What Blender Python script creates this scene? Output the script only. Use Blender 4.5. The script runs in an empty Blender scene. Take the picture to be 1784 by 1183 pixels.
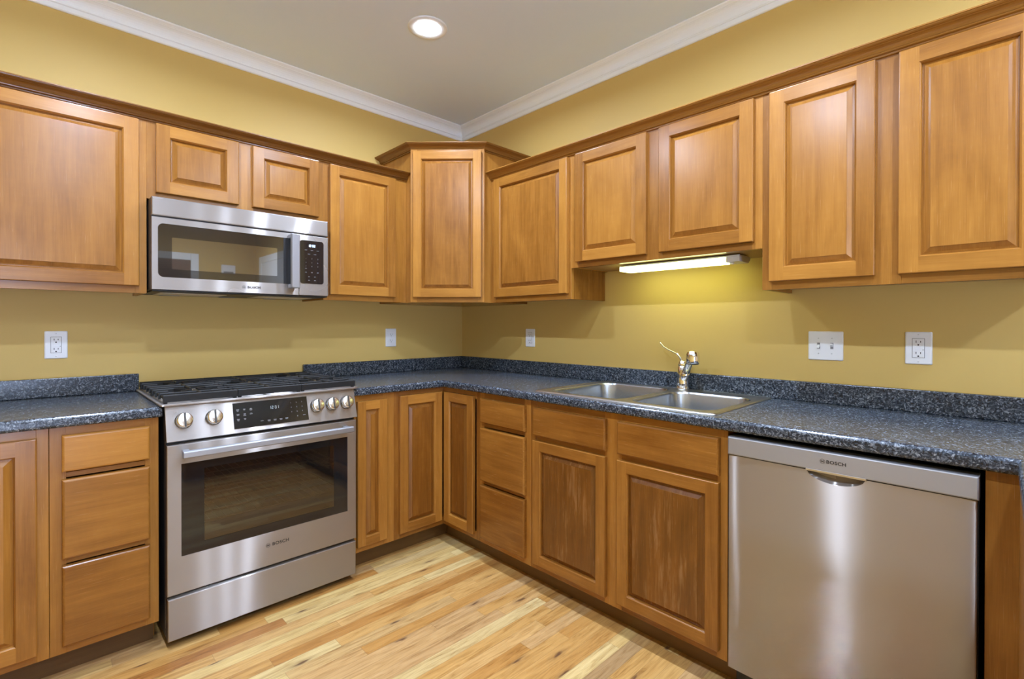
import bpy, bmesh, math, random
from mathutils import Vector, Matrix
random.seed(7)
S = bpy.context.scene
COL = S.collection
PI = math.pi
# ------------------------------------------------------------------ camera, world, exposure
cam_d = bpy.data.cameras.new('camera'); cam = bpy.data.objects.new('camera', cam_d); COL.objects.link(cam)
YAW, PIT, ROL, FPX, SY = -0.7671, -0.0051, 0.0011, 859.8, -21.47
cam_d.sensor_fit = 'HORIZONTAL'; cam_d.sensor_width = 36.0
cam_d.lens = FPX * 36.0 / 1784.0
cam_d.shift_x = 0.0
cam_d.shift_y = SY / 1784.0
cam_d.clip_start = 0.02
cam.location = (-2.2686, -2.8851, 1.2248)
cam.rotation_euler = (Matrix.Rotation(YAW, 3, 'Z') @ Matrix.Rotation(PI/2 + PIT, 3, 'X') @ Matrix.Rotation(ROL, 3, 'Z')).to_euler()
S.camera = cam
w = bpy.data.worlds.new('world'); S.world = w; w.use_nodes = True
wn_ = w.node_tree; bg_ = wn_.nodes['Background']
tc_ = wn_.nodes.new('ShaderNodeTexCoord'); sz_ = wn_.nodes.new('ShaderNodeSeparateXYZ'); wr_ = wn_.nodes.new('ShaderNodeValToRGB')
wn_.links.new(tc_.outputs['Generated'], sz_.inputs[0]); wn_.links.new(sz_.outputs[2], wr_.inputs[0]); wn_.links.new(wr_.outputs[0], bg_.inputs[0])
wr_.color_ramp.elements[0].position = 0.0; wr_.color_ramp.elements[0].color = (3.0, 3.75, 5.5, 1)     # below the horizon, brightened to lift the ceiling through the added window
wr_.color_ramp.elements[1].position = 0.02; wr_.color_ramp.elements[1].color = (0.76, 0.94, 1.25, 1)    # overcast sky
bg_.inputs[1].default_value = 3.5
vs = S.view_settings
vs.view_transform = 'Standard'; vs.look = 'None'; vs.exposure = 0.25; vs.gamma = 1.0; vs.use_curve_mapping = False
try:
    S.cycles.use_denoising = True
    S.cycles.max_bounces = 10; S.cycles.diffuse_bounces = 6; S.cycles.glossy_bounces = 6
    S.cycles.sample_clamp_indirect = 6.0
    S.cycles.caustics_reflective = False; S.cycles.caustics_refractive = False
except Exception:
    pass
LAMP_POWER = 15.6           # recessed lamps, watts each
TUBE_STRENGTH = 5.2         # tube under the cabinet

# ------------------------------------------------------------------ material helpers
def mat(name):
    m = bpy.data.materials.new(name); m.use_nodes = True
    nt = m.node_tree
    return m, nt, nt.nodes['Principled BSDF']
def nd(nt, t, **kw):
    n = nt.nodes.new(t)
    for k, v in kw.items():
        if k.startswith('i_'): n.inputs[k[2:]].default_value = v
        elif k.startswith('n_'): n.inputs[int(k[2:])].default_value = v
        else: setattr(n, k, v)
    return n
def ln(nt, a, b): nt.links.new(a, b)
def math_n(nt, op, a, b=None, c=None):
    n = nt.nodes.new('ShaderNodeMath'); n.operation = op
    for i, x in enumerate((a, b, c)):
        if x is None: continue
        if isinstance(x, (int, float)): n.inputs[i].default_value = x
        else: nt.links.new(x, n.inputs[i])
    return n.outputs[0]
def ramp(nt, fac, stops, interp='LINEAR'):
    n = nt.nodes.new('ShaderNodeValToRGB'); n.color_ramp.interpolation = interp
    el = n.color_ramp.elements
    while len(el) < len(stops): el.new(0.5)
    for e, (p, c) in zip(el, stops): e.position = p; e.color = (*c, 1)
    if fac is not None: nt.links.new(fac, n.inputs[0])
    return n.outputs[0]
def simple(name, col, rough=0.5, metal=0.0, spec=0.5, bump=0.0, bscale=200.0, coat=0.0, emis=None):
    m, nt, p = mat(name)
    p.inputs['Base Color'].default_value = (*col, 1); p.inputs['Roughness'].default_value = rough
    p.inputs['Metallic'].default_value = metal; p.inputs['Specular IOR Level'].default_value = spec
    p.inputs['Coat Weight'].default_value = coat
    if emis: p.inputs['Emission Color'].default_value = (*emis[0], 1); p.inputs['Emission Strength'].default_value = emis[1]
    tc = nd(nt, 'ShaderNodeTexCoord')
    nz = nd(nt, 'ShaderNodeTexNoise', i_Scale=bscale, i_Detail=2.0); ln(nt, tc.outputs['Object'], nz.inputs['Vector'])
    if bump:
        b = nd(nt, 'ShaderNodeBump', i_Strength=bump, i_Distance=0.002); ln(nt, nz.outputs[0], b.inputs['Height']); ln(nt, b.outputs[0], p.inputs['Normal'])
    else:
        r = math_n(nt, 'MULTIPLY_ADD', nz.outputs[0], 0.06, max(0.0, rough - 0.03)); ln(nt, r, p.inputs['Roughness'])
    return m

def wood_mat(name, dark, light, rough=0.34, contrast=1.0):
    m, nt, p = mat(name)
    uv = nd(nt, 'ShaderNodeUVMap', uv_map='grain'); bd = nd(nt, 'ShaderNodeUVMap', uv_map='board')
    def noise(sx, sy, det, rgh=0.55, dist=0.0):
        mp = nd(nt, 'ShaderNodeMapping'); mp.inputs['Scale'].default_value = (sx, sy, 1)
        ln(nt, uv.outputs[0], mp.inputs[0])
        n = nd(nt, 'ShaderNodeTexNoise', i_Scale=1.0, i_Detail=det, i_Roughness=rgh, i_Distortion=dist); ln(nt, mp.outputs[0], n.inputs['Vector'])
        return n.outputs[0]
    fine = noise(420, 9, 3, 0.6)
    mid = noise(42, 2.2, 3, 0.55, 0.6)
    blot = noise(7, 2.6, 3, 0.55, 0.8)
    curl = noise(16, 60, 2, 0.5, 0.4)
    sep = nd(nt, 'ShaderNodeSeparateXYZ'); ln(nt, bd.outputs[0], sep.inputs[0])
    f = math_n(nt, 'MULTIPLY', fine, 0.22 * contrast)
    f = math_n(nt, 'MULTIPLY_ADD', mid, 0.30 * contrast, f)
    f = math_n(nt, 'MULTIPLY_ADD', blot, 0.34 * contrast, f)
    f = math_n(nt, 'MULTIPLY_ADD', curl, 0.04 * contrast, f)
    f = math_n(nt, 'MULTIPLY_ADD', sep.outputs[0], 0.34, f)
    f = math_n(nt, 'SUBTRACT', f, 0.45 * contrast + 0.17 - 0.5)
    c = ramp(nt, f, [(0.08, tuple(x*0.55 for x in dark)), (0.3, dark), (0.72, light), (1.0, tuple(min(1, x*1.12) for x in light))])
    worn = noise(60, 5, 4, 0.7, 0.3); wmask = ramp(nt, math_n(nt, 'MULTIPLY', worn, math_n(nt, 'MULTIPLY_ADD', blot, 1.0, 0.5)), [(0.53, (0, 0, 0)), (0.72, (0.30, 0.30, 0.30))])
    isw = math_n(nt, 'LESS_THAN', sep.outputs[0], -0.3)
    wm = nd(nt, 'ShaderNodeMix', data_type='RGBA'); ln(nt, math_n(nt, 'MULTIPLY', wmask, isw), wm.inputs['Factor']); ln(nt, c, wm.inputs[6]); wm.inputs[7].default_value = (0.42, 0.24, 0.10, 1)
    ln(nt, wm.outputs[2], p.inputs['Base Color'])
    r = math_n(nt, 'MULTIPLY_ADD', fine, 0.14, rough - 0.07); ln(nt, r, p.inputs['Roughness'])
    p.inputs['Specular IOR Level'].default_value = 0.5
    b = nd(nt, 'ShaderNodeBump', i_Strength=0.06, i_Distance=0.001); ln(nt, fine, b.inputs['Height']); ln(nt, b.outputs[0], p.inputs['Normal'])
    return m

def steel_mat(name, col, rv=0.70, rh=0.12, share=0.5, wave=0.0, wscale=2.2):
    """brushed sheet: reflections drawn out across the brushing (rv) and tight along it (rh), over a softer base"""
    m, nt, p = mat(name); nt.nodes.remove(p); out = nt.nodes['Material Output']
    tg = nd(nt, 'ShaderNodeTangent', direction_type='UV_MAP', uv_map='grain')
    uv = nd(nt, 'ShaderNodeUVMap', uv_map='grain')
    n = nd(nt, 'ShaderNodeTexNoise', i_Scale=3.0, i_Detail=0.0); ln(nt, uv.outputs[0], n.inputs['Vector'])
    def gloss(a, b_, k):
        r0 = math.sqrt(a*b_); g = nd(nt, 'ShaderNodeBsdfAnisotropic'); g.inputs['Color'].default_value = (*[c*k for c in col], 1)
        g.inputs['Anisotropy'].default_value = b_/a - 1.0
        ln(nt, math_n(nt, 'MULTIPLY_ADD', n.outputs[0], r0*0.03, r0*0.985), g.inputs['Roughness']); ln(nt, tg.outputs[0], g.inputs['Tangent'])
        return g
    g1 = gloss(rv, rh, 1.0); g2 = gloss(0.62, 0.40, 1.0)
    mx = nd(nt, 'ShaderNodeMixShader'); mx.inputs[0].default_value = share; ln(nt, g2.outputs[0], mx.inputs[1]); ln(nt, g1.outputs[0], mx.inputs[2])
    ln(nt, mx.outputs[0], out.inputs['Surface'])
    if wave:
        mp2 = nd(nt, 'ShaderNodeMapping'); mp2.inputs['Scale'].default_value = (wscale*0.45, wscale*2.2, 1); ln(nt, uv.outputs[0], mp2.inputs[0])
        n2 = nd(nt, 'ShaderNodeTexNoise', i_Scale=1.0, i_Detail=1.0); ln(nt, mp2.outputs[0], n2.inputs['Vector'])
        b = nd(nt, 'ShaderNodeBump', i_Strength=1.0, i_Distance=wave); ln(nt, n2.outputs[0], b.inputs['Height'])
        ln(nt, b.outputs[0], g1.inputs['Normal']); ln(nt, b.outputs[0], g2.inputs['Normal'])
    return m

def laminate_mat():
    m, nt, p = mat('speckled_laminate')
    tc = nd(nt, 'ShaderNodeTexCoord')
    nz = nd(nt, 'ShaderNodeTexNoise', i_Scale=60.0, i_Detail=1.0); ln(nt, tc.outputs['Object'], nz.inputs['Vector'])
    mx = nd(nt, 'ShaderNodeVectorMath', operation='MULTIPLY_ADD'); ln(nt, nz.outputs['Color'], mx.inputs[0]); mx.inputs[1].default_value = (0.02, 0.02, 0.02); ln(nt, tc.outputs['Object'], mx.inputs[2])
    v1 = nd(nt, 'ShaderNodeTexNoise', i_Scale=190.0, i_Detail=2.5, i_Roughness=0.6, i_Distortion=0.6); ln(nt, mx.outputs[0], v1.inputs['Vector'])
    v2 = nd(nt, 'ShaderNodeTexVoronoi', i_Scale=210.0); ln(nt, mx.outputs[0], v2.inputs['Vector'])
    bw = nd(nt, 'ShaderNodeRGBToBW'); ln(nt, v2.outputs['Color'], bw.inputs[0])
    f = math_n(nt, 'MULTIPLY', v1.outputs[0], 0.75); f = math_n(nt, 'MULTIPLY_ADD', bw.outputs[0], 0.38, f)
    c = ramp(nt, f, [(0.38, (0.006, 0.009, 0.014)), (0.54, (0.020, 0.028, 0.040)), (0.65, (0.070, 0.086, 0.108)), (0.82, (0.27, 0.30, 0.33))])
    ln(nt, c, p.inputs['Base Color'])
    p.inputs['Roughness'].default_value = 0.27; p.inputs['Specular IOR Level'].default_value = 0.5
    r = math_n(nt, 'MULTIPLY_ADD', v1.outputs[0], 0.08, 0.20); ln(nt, r, p.inputs['Roughness'])
    b = nd(nt, 'ShaderNodeBump', i_Strength=0.02, i_Distance=0.0003); ln(nt, v1.outputs[0], b.inputs['Height']); ln(nt, b.outputs[0], p.inputs['Normal'])
    return m

def floor_mat():
    m, nt, p = mat('oak_strip_floor')
    tc = nd(nt, 'ShaderNodeTexCoord'); sp = nd(nt, 'ShaderNodeSeparateXYZ'); ln(nt, tc.outputs['Object'], sp.inputs[0])
    X, Y = sp.outputs[0], sp.outputs[1]
    W = 0.0572
    yr = math_n(nt, 'DIVIDE', Y, W); row = math_n(nt, 'FLOOR', yr); fy = math_n(nt, 'SUBTRACT', yr, row)
    wn = nd(nt, 'ShaderNodeTexWhiteNoise', noise_dimensions='1D'); ln(nt, row, wn.inputs['W'])
    L = math_n(nt, 'MULTIPLY_ADD', wn.outputs['Value'], 0.65, 0.60)
    off = math_n(nt, 'MULTIPLY', wn.outputs['Value'], 37.7)
    xr = math_n(nt, 'DIVIDE', math_n(nt, 'ADD', X, off), L); cx = math_n(nt, 'FLOOR', xr); fx = math_n(nt, 'SUBTRACT', xr, cx)
    cmb = nd(nt, 'ShaderNodeCombineXYZ'); ln(nt, row, cmb.inputs[0]); ln(nt, cx, cmb.inputs[1])
    bn = nd(nt, 'ShaderNodeTexWhiteNoise', noise_dimensions='2D'); ln(nt, cmb.outputs[0], bn.inputs['Vector'])
    sc = nd(nt, 'ShaderNodeSeparateColor'); ln(nt, bn.outputs['Color'], sc.inputs[0])
    # grain coordinates, shifted from board to board
    gv = nd(nt, 'ShaderNodeCombineXYZ')
    ln(nt, math_n(nt, 'MULTIPLY_ADD', sc.outputs[0], 50.0, X), gv.inputs[0]); ln(nt, math_n(nt, 'MULTIPLY_ADD', sc.outputs[1], 50.0, Y), gv.inputs[1])
    def noise(sx, sy, det, dist=0.0):
        mp = nd(nt, 'ShaderNodeMapping'); mp.inputs['Scale'].default_value = (sx, sy, 1); ln(nt, gv.outputs[0], mp.inputs[0])
        n = nd(nt, 'ShaderNodeTexNoise', i_Scale=1.0, i_Detail=det, i_Roughness=0.6, i_Distortion=dist); ln(nt, mp.outputs[0], n.inputs['Vector']); return n.outputs[0]
    fine = noise(10, 330, 3); fig = noise(5, 55, 3, 1.2); slow = noise(2.2, 16, 2, 0.8)
    tone = ramp(nt, bn.outputs['Value'], [(0.0, (0.48, 0.23, 0.07)), (0.10, (0.58, 0.32, 0.10)), (0.30, (0.68, 0.43, 0.16)), (0.52, (0.72, 0.47, 0.19)), (0.70, (0.63, 0.43, 0.22)), (0.84, (0.76, 0.57, 0.25)), (0.95, (0.82, 0.68, 0.36)), (1.0, (0.46, 0.31, 0.16))])
    g = math_n(nt, 'MULTIPLY_ADD', fine, 0.34, math_n(nt, 'MULTIPLY_ADD', fig, 0.72, math_n(nt, 'MULTIPLY', slow, 0.24)))
    gr = ramp(nt, g, [(0.42, (0.32, 0.21, 0.12)), (0.55, (0.60, 0.50, 0.365)), (0.68, (0.76, 0.675, 0.54)), (0.85, (0.87, 0.80, 0.68))])
    mul = nd(nt, 'ShaderNodeMix', data_type='RGBA', blend_type='MULTIPLY'); mul.inputs['Factor'].default_value = 1.0
    ln(nt, tone, mul.inputs[6]); ln(nt, gr, mul.inputs[7])
    # knots and mineral streaks
    mpk = nd(nt, 'ShaderNodeMapping'); mpk.inputs['Scale'].default_value = (3.2, 13.0, 1); ln(nt, gv.outputs[0], mpk.inputs[0])
    dn = nd(nt, 'ShaderNodeTexNoise', i_Scale=6.0, i_Detail=1.0); ln(nt, mpk.outputs[0], dn.inputs['Vector'])
    dv = nd(nt, 'ShaderNodeVectorMath', operation='MULTIPLY_ADD'); ln(nt, dn.outputs['Color'], dv.inputs[0]); dv.inputs[1].default_value = (0.16, 0.16, 0); ln(nt, mpk.outputs[0], dv.inputs[2])
    vo = nd(nt, 'ShaderNodeTexVoronoi', i_Scale=1.0); vo.voronoi_dimensions = '2D'; ln(nt, dv.outputs[0], vo.inputs['Vector'])
    kc = nd(nt, 'ShaderNodeSeparateColor'); ln(nt, vo.outputs['Color'], kc.inputs[0])
    has = math_n(nt, 'GREATER_THAN', kc.outputs[0], 0.74)
    kd = ramp(nt, vo.outputs['Distance'], [(0.0, (1, 1, 1)), (0.045, (0.85, 0.85, 0.85)), (0.10, (0.25, 0.25, 0.25)), (0.24, (0, 0, 0))])
    kf = math_n(nt, 'MULTIPLY', has, kd)
    mk = nd(nt, 'ShaderNodeMix', data_type='RGBA'); ln(nt, kf, mk.inputs['Factor']); ln(nt, mul.outputs[2], mk.inputs[6]); mk.inputs[7].default_value = (0.12, 0.055, 0.025, 1)
    # joints
    ey = math_n(nt, 'MINIMUM', fy, math_n(nt, 'SUBTRACT', 1.0, fy)); jy = math_n(nt, 'LESS_THAN', ey, 0.012)
    ex = math_n(nt, 'MULTIPLY', math_n(nt, 'MINIMUM', fx, math_n(nt, 'SUBTRACT', 1.0, fx)), L); jx = math_n(nt, 'LESS_THAN', ex, 0.0007)
    j = math_n(nt, 'MULTIPLY', math_n(nt, 'MAXIMUM', jy, jx), 0.45)
    mj = nd(nt, 'ShaderNodeMix', data_type='RGBA'); ln(nt, j, mj.inputs['Factor']); ln(nt, mk.outputs[2], mj.inputs[6]); mj.inputs[7].default_value = (0.14, 0.075, 0.035, 1)
    ln(nt, mj.outputs[2], p.inputs['Base Color'])
    ln(nt, math_n(nt, 'MULTIPLY_ADD', fine, 0.14, 0.27), p.inputs['Roughness'])
    b = nd(nt, 'ShaderNodeBump', i_Strength=0.10, i_Distance=0.001); ln(nt, fine, b.inputs['Height']); ln(nt, b.outputs[0], p.inputs['Normal'])
    return m

def wall_mat(name, c0, c1, rough=0.55, bump=0.05):
    m, nt, p = mat(name)
    tc = nd(nt, 'ShaderNodeTexCoord')
    n = nd(nt, 'ShaderNodeTexNoise', i_Scale=1.3, i_Detail=2.0); ln(nt, tc.outputs['Object'], n.inputs['Vector'])
    ln(nt, ramp(nt, n.outputs[0], [(0.3, c0), (0.7, c1)]), p.inputs['Base Color'])
    p.inputs['Roughness'].default_value = rough; p.inputs['Specular IOR Level'].default_value = 0.35
    n2 = nd(nt, 'ShaderNodeTexNoise', i_Scale=190.0, i_Detail=3.0); ln(nt, tc.outputs['Object'], n2.inputs['Vector'])
    b = nd(nt, 'ShaderNodeBump', i_Strength=bump, i_Distance=0.002); ln(nt, n2.outputs[0], b.inputs['Height']); ln(nt, b.outputs[0], p.inputs['Normal'])
    return m

def dark_glass(name, tint, refl, transp):
    """tinted pane: part mirror, part clear, part dark film"""
    m, nt, p = mat(name)
    out = nt.nodes['Material Output']
    p.inputs['Base Color'].default_value = (*tint, 1); p.inputs['Roughness'].default_value = 0.12; p.inputs['Specular IOR Level'].default_value = 0.5
    tr = nd(nt, 'ShaderNodeBsdfTransparent'); tr.inputs[0].default_value = (0.75, 0.68, 0.62, 1)
    gl = nd(nt, 'ShaderNodeBsdfGlossy'); gl.inputs['Color'].default_value = (0.95, 0.93, 0.92, 1); gl.inputs['Roughness'].default_value = 0.02
    a = nd(nt, 'ShaderNodeMixShader'); a.inputs[0].default_value = transp; ln(nt, p.outputs[0], a.inputs[1]); ln(nt, tr.outputs[0], a.inputs[2])
    fr = nd(nt, 'ShaderNodeFresnel', i_IOR=1.5)
    k = math_n(nt, 'MAXIMUM', fr.outputs[0], refl)
    b = nd(nt, 'ShaderNodeMixShader'); ln(nt, k, b.inputs[0]); ln(nt, a.outputs[0], b.inputs[1]); ln(nt, gl.outputs[0], b.inputs[2])
    ln(nt, b.outputs[0], out.inputs['Surface'])
    return m

WD, WL = (0.190, 0.068, 0.009), (0.420, 0.186, 0.032)
M = {}
M['wood'] = wood_mat('stained_maple', WD, WL, 0.25)
M['crown'] = wood_mat('stained_maple_moulding', (0.17, 0.068, 0.011), (0.36, 0.160, 0.028), 0.24)  # a bit darker than the cabinets: shade put into the colour, some stain
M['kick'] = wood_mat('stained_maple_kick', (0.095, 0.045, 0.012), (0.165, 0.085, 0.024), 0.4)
M['ply'] = wood_mat('pale_ply', (0.42, 0.26, 0.10), (0.55, 0.36, 0.16), 0.45)
M['lam'] = laminate_mat()
M['floor'] = floor_mat()
M['wall'] = wall_mat('ochre_wall_paint', (0.595, 0.413, 0.124), (0.625, 0.437, 0.136))
M['ceil'] = wall_mat('ceiling_paint', (0.71, 0.83, 0.97), (0.73, 0.85, 0.98), 0.8)
M['trim'] = simple('white_trim_paint', (0.85, 0.91, 0.95), 0.35)
M['steel'] = steel_mat('brushed_steel', (0.45, 0.415, 0.385), 0.74, 0.10, 0.48)
M['steelw'] = steel_mat('brushed_steel_sheet', (0.42, 0.388, 0.358), 0.76, 0.12, 0.45, 0.0030)
M['satin'] = steel_mat('satin_steel', (0.37, 0.375, 0.395), 0.55, 0.45, 0.2)
M['sinks'] = steel_mat('sink_steel', (0.42, 0.435, 0.45), 0.30, 0.20, 0.85)
M['sinkrim'] = simple('sink_rim_steel', (0.46, 0.45, 0.43), 0.30, 1.0)
M['knob'] = simple('turned_steel', (0.72, 0.71, 0.68), 0.22, 1.0)
M['chrome'] = simple('chrome', (0.85, 0.85, 0.86), 0.06, 1.0)
M['alu'] = simple('cast_aluminium', (0.62, 0.62, 0.62), 0.34, 1.0)
M['iron'] = simple('cast_iron', (0.012, 0.012, 0.012), 0.5, 0.0, 0.3, 0.15, 400)
M['enamel'] = simple('black_enamel', (0.012, 0.012, 0.012), 0.18)
M['cavity'] = simple('oven_enamel', (0.05, 0.045, 0.042), 0.35)
M['black'] = simple('black_plastic', (0.012, 0.012, 0.013), 0.45)
M['bglass'] = simple('black_glass', (0.010, 0.010, 0.011), 0.05, 0.0, 0.6)
M['oglass'] = dark_glass('oven_window_glass', (0.012, 0.010, 0.009), 0.08, 0.55)
M['mglass'] = dark_glass('microwave_window_glass', (0.030, 0.027, 0.022), 0.27, 0.0)
M['mborder'] = dark_glass('microwave_window_border', (0.014, 0.012, 0.010), 0.07, 0.0)
M['side'] = simple('dark_painted_steel', (0.06, 0.055, 0.05), 0.4, 0.6)
M['white'] = simple('white_plastic', (0.80, 0.82, 0.84), 0.35)
M['slot'] = simple('dark_slot', (0.02, 0.02, 0.02), 0.6)
M['text'] = simple('black_print', (0.02, 0.02, 0.022), 0.4)
M['lgrey'] = simple('grey_print', (0.20, 0.20, 0.21), 0.5)
M['mark'] = simple('faint_print', (0.30, 0.24, 0.20), 0.5)
M['digit'] = simple('display_digits', (0.7, 0.85, 1.0), 0.5, emis=((0.65, 0.82, 1.0), 2.2))
M['digitdim'] = simple('range_display_digits', (0.2, 0.24, 0.25), 0.5, emis=((0.65, 0.78, 0.85), 0.12))
M['lamp'] = simple('lamp_lens', (0.9, 0.9, 0.9), 0.5, emis=((0.92, 0.98, 1.06), 20.0))
M['ring'] = simple('lamp_trim_ring', (0.80, 0.86, 0.92), 0.4)
M['tube'] = simple('tube_diffuser', (0.9, 0.92, 0.9), 0.4, emis=((0.86, 1.0, 0.40), TUBE_STRENGTH))
M['fix'] = simple('fixture_enamel', (0.66, 0.69, 0.68), 0.3)
M['doorp'] = wood_mat('interior_door_wood', (0.10, 0.045, 0.018), (0.18, 0.085, 0.035), 0.35)

# ------------------------------------------------------------------ mesh helpers
class MB:
    def __init__(s, xf=None):
        s.v = []; s.f = []; s.uv = []; s.bd = []; s.m = []; s.sm = []; s.xf = xf; s.board = (0.5, 0.5)
    def newboard(s, lo=0.0, hi=1.0):
        s.board = (lo + (hi-lo)*random.random(), random.random())
    def add(s, verts, faces, grain=(0, 0, 1), mat=0, smooth=False):
        o = len(s.v); vs_ = [Vector(p) for p in verts]
        g = Vector(grain).normalized(); ou, ov = s.board[1]*19.0 + s.board[0]*3.1, s.board[0]*23.0
        cen = sum(vs_, Vector())/len(vs_)
        for f in faces:
            a = [vs_[i] for i in f]
            n = Vector()
            for i in range(len(a)):
                p, q = a[i], a[(i+1) % len(a)]
                n += Vector(((p.y-q.y)*(p.z+q.z), (p.z-q.z)*(p.x+q.x), (p.x-q.x)*(p.y+q.y)))
            if n.length > 1e-14: n.normalize()
            u = n.cross(g)
            if u.length < 0.3:
                gg = Vector((1, 0, 0)) if abs(n.x) < 0.7 else Vector((0, 1, 0)); u = n.cross(gg).normalized(); gv = gg
                k = 1.0
            else: u.normalize(); gv = g
            s.f.append([i+o for i in f]); s.m.append(mat); s.sm.append(smooth)
            s.uv.append([(p.dot(u) + n.dot(cen)*0.31 + ou, p.dot(gv) + ov) for p in a]); s.bd.append(s.board)
        s.v += [(s.xf @ p) if s.xf else p for p in vs_]
        return s
    def box(s, x0, x1, y0, y1, z0, z1, grain=(0, 0, 1), mat=0):
        if x0 > x1: x0, x1 = x1, x0
        if y0 > y1: y0, y1 = y1, y0
        if z0 > z1: z0, z1 = z1, z0
        v = [(x0, y0, z0), (x1, y0, z0), (x1, y1, z0), (x0, y1, z0), (x0, y0, z1), (x1, y0, z1), (x1, y1, z1), (x0, y1, z1)]
        return s.add(v, [(0, 3, 2, 1), (4, 5, 6, 7), (0, 1, 5, 4), (1, 2, 6, 5), (2, 3, 7, 6), (3, 0, 4, 7)], grain, mat)
    def loft(s, loops, closed=True, cap0=False, cap1=False, grain=(0, 0, 1), mat=0, smooth=False):
        n = len(loops[0]); v = [p for l in loops for p in l]; f = []
        for i in range(len(loops)-1):
            for j in range(n if closed else n-1):
                k = (j+1) % n
                f.append((i*n+j, i*n+k, (i+1)*n+k, (i+1)*n+j))
        if cap0: f.append(tuple(reversed(range(n))))
        if cap1: f.append(tuple((len(loops)-1)*n + j for j in range(n)))
        return s.add(v, f, grain, mat, smooth)
    def tube(s, path, rad, seg=12, caps=True, mat=0, flat=(1, 1), smooth=True):
        P = [Vector(p) for p in path]; R = rad if isinstance(rad, (list, tuple)) else [rad]*len(P)
        loops = []; up = None
        for i, p in enumerate(P):
            t = (P[min(i+1, len(P)-1)] - P[max(i-1, 0)]).normalized()
            if up is None:
                up = Vector((0, 0, 1)) if abs(t.z) < 0.9 else Vector((1, 0, 0))
            a = (up - t*up.dot(t)).normalized(); up = a; b = t.cross(a)
            loops.append([p + (a*math.cos(2*PI*j/seg)*flat[0] + b*math.sin(2*PI*j/seg)*flat[1])*R[i] for j in range(seg)])
        return s.loft(loops, True, caps, caps, (0, 0, 1), mat, smooth)
    def lathe(s, prof, c=(0, 0, 0), axis='z', seg=32, mat=0, smooth=True, cap0=True, cap1=True, xf=None):
        loops = []
        for r, h in prof:
            l = []
            for j in range(seg):
                a = 2*PI*j/seg; x, y = r*math.cos(a), r*math.sin(a)
                p = Vector((x, y, h)) if axis == 'z' else (Vector((x, -h, y)) if axis == '-y' else Vector((h, x, y)))
                l.append((xf @ p if xf else p) + Vector(c))
            loops.append(l)
        return s.loft(loops, True, cap0, cap1, (0, 0, 1), mat, smooth)
    def prism(s, poly, axis, a0, a1, grain=(1, 0, 0), mat=0):
        """poly: list of 2D; axis x -> (y,z), y -> (x,z), z -> (x,y)"""
        def mk(p, a):
            return (a, p[0], p[1]) if axis == 'x' else ((p[0], a, p[1]) if axis == 'y' else (p[0], p[1], a))
        return s.loft([[mk(p, a0) for p in poly], [mk(p, a1) for p in poly]], True, True, True, grain, mat)
    def build(s, name, mats, parent=None, bevel=0.0, seg=2, loc=None):
        me = bpy.data.meshes.new(name)
        me.from_pydata([tuple(p) for p in s.v], [], s.f)
        u1 = me.uv_layers.new(name='grain'); u2 = me.uv_layers.new(name='board')
        i = 0
        for fi, f in enumerate(s.f):
            for k in range(len(f)):
                u1.data[i].uv = s.uv[fi][k]; u2.data[i].uv = s.bd[fi]; i += 1
        if not isinstance(mats, (list, tuple)): mats = [mats]
        for m in mats: me.materials.append(m)
        me.polygons.foreach_set('material_index', s.m); me.polygons.foreach_set('use_smooth', s.sm)
        bm = bmesh.new(); bm.from_mesh(me); bmesh.ops.recalc_face_normals(bm, faces=bm.faces); bm.to_mesh(me); bm.free()
        o = bpy.data.objects.new(name, me); COL.objects.link(o)
        if parent: o.parent = parent
        if loc: o.location = loc
        if bevel:
            b = o.modifiers.new('bevel', 'BEVEL'); b.width = bevel; b.segments = seg; b.limit_method = 'ANGLE'; b.angle_limit = math.radians(40)
        return o
def tag(o, label=None, cat=None, group=None, kind=None):
    if label: o['label'] = label
    if cat: o['category'] = cat
    if group: o['group'] = group
    if kind: o['kind'] = kind
    return o
def thing(name, label, cat, loc=(0, 0, 0), rz=0.0, group=None):
    o = bpy.data.objects.new(name, None); COL.objects.link(o); o.location = loc; o.rotation_euler = (0, 0, rz)
    o.empty_display_size = 0.1
    return tag(o, label, cat, group)
def rrect(cx, cy, hx, hy, r, n=6):
    pts = []
    for sx, sy, a0 in ((1, 1, 0), (-1, 1, PI/2), (-1, -1, PI), (1, -1, 3*PI/2)):
        for i in range(n+1):
            a = a0 + PI/2*i/n
            pts.append((cx + sx*(hx-r) + r*math.cos(a), cy + sy*(hy-r) + r*math.sin(a)))
    return pts
def text(name, s, size, m, parent, xf, align='CENTER', weight=0.0, sx=1.0, depth=0.0002):
    cu = bpy.data.curves.new(name, 'FONT'); cu.body = s; cu.size = size; cu.align_x = align; cu.align_y = 'CENTER'
    cu.offset = weight; cu.extrude = depth; cu.resolution_u = 3; cu.space_character = 1.05
    o = bpy.data.objects.new(name, cu); COL.objects.link(o)
    bpy.context.view_layer.update()
    me = bpy.data.meshes.new_from_object(o.evaluated_get(bpy.context.evaluated_depsgraph_get()))
    COL.objects.unlink(o); bpy.data.objects.remove(o)
    me.name = name; me.transform(xf @ Matrix.Diagonal((sx, 1, 1, 1))); me.materials.clear(); me.materials.append(m)
    o = bpy.data.objects.new(name, me); COL.objects.link(o); o.parent = parent
    return o
def front_xf(x, y, z):      # text lying on a face that looks toward -y
    return Matrix.Translation((x, y, z)) @ Matrix.Rotation(PI/2, 4, 'X')
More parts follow.
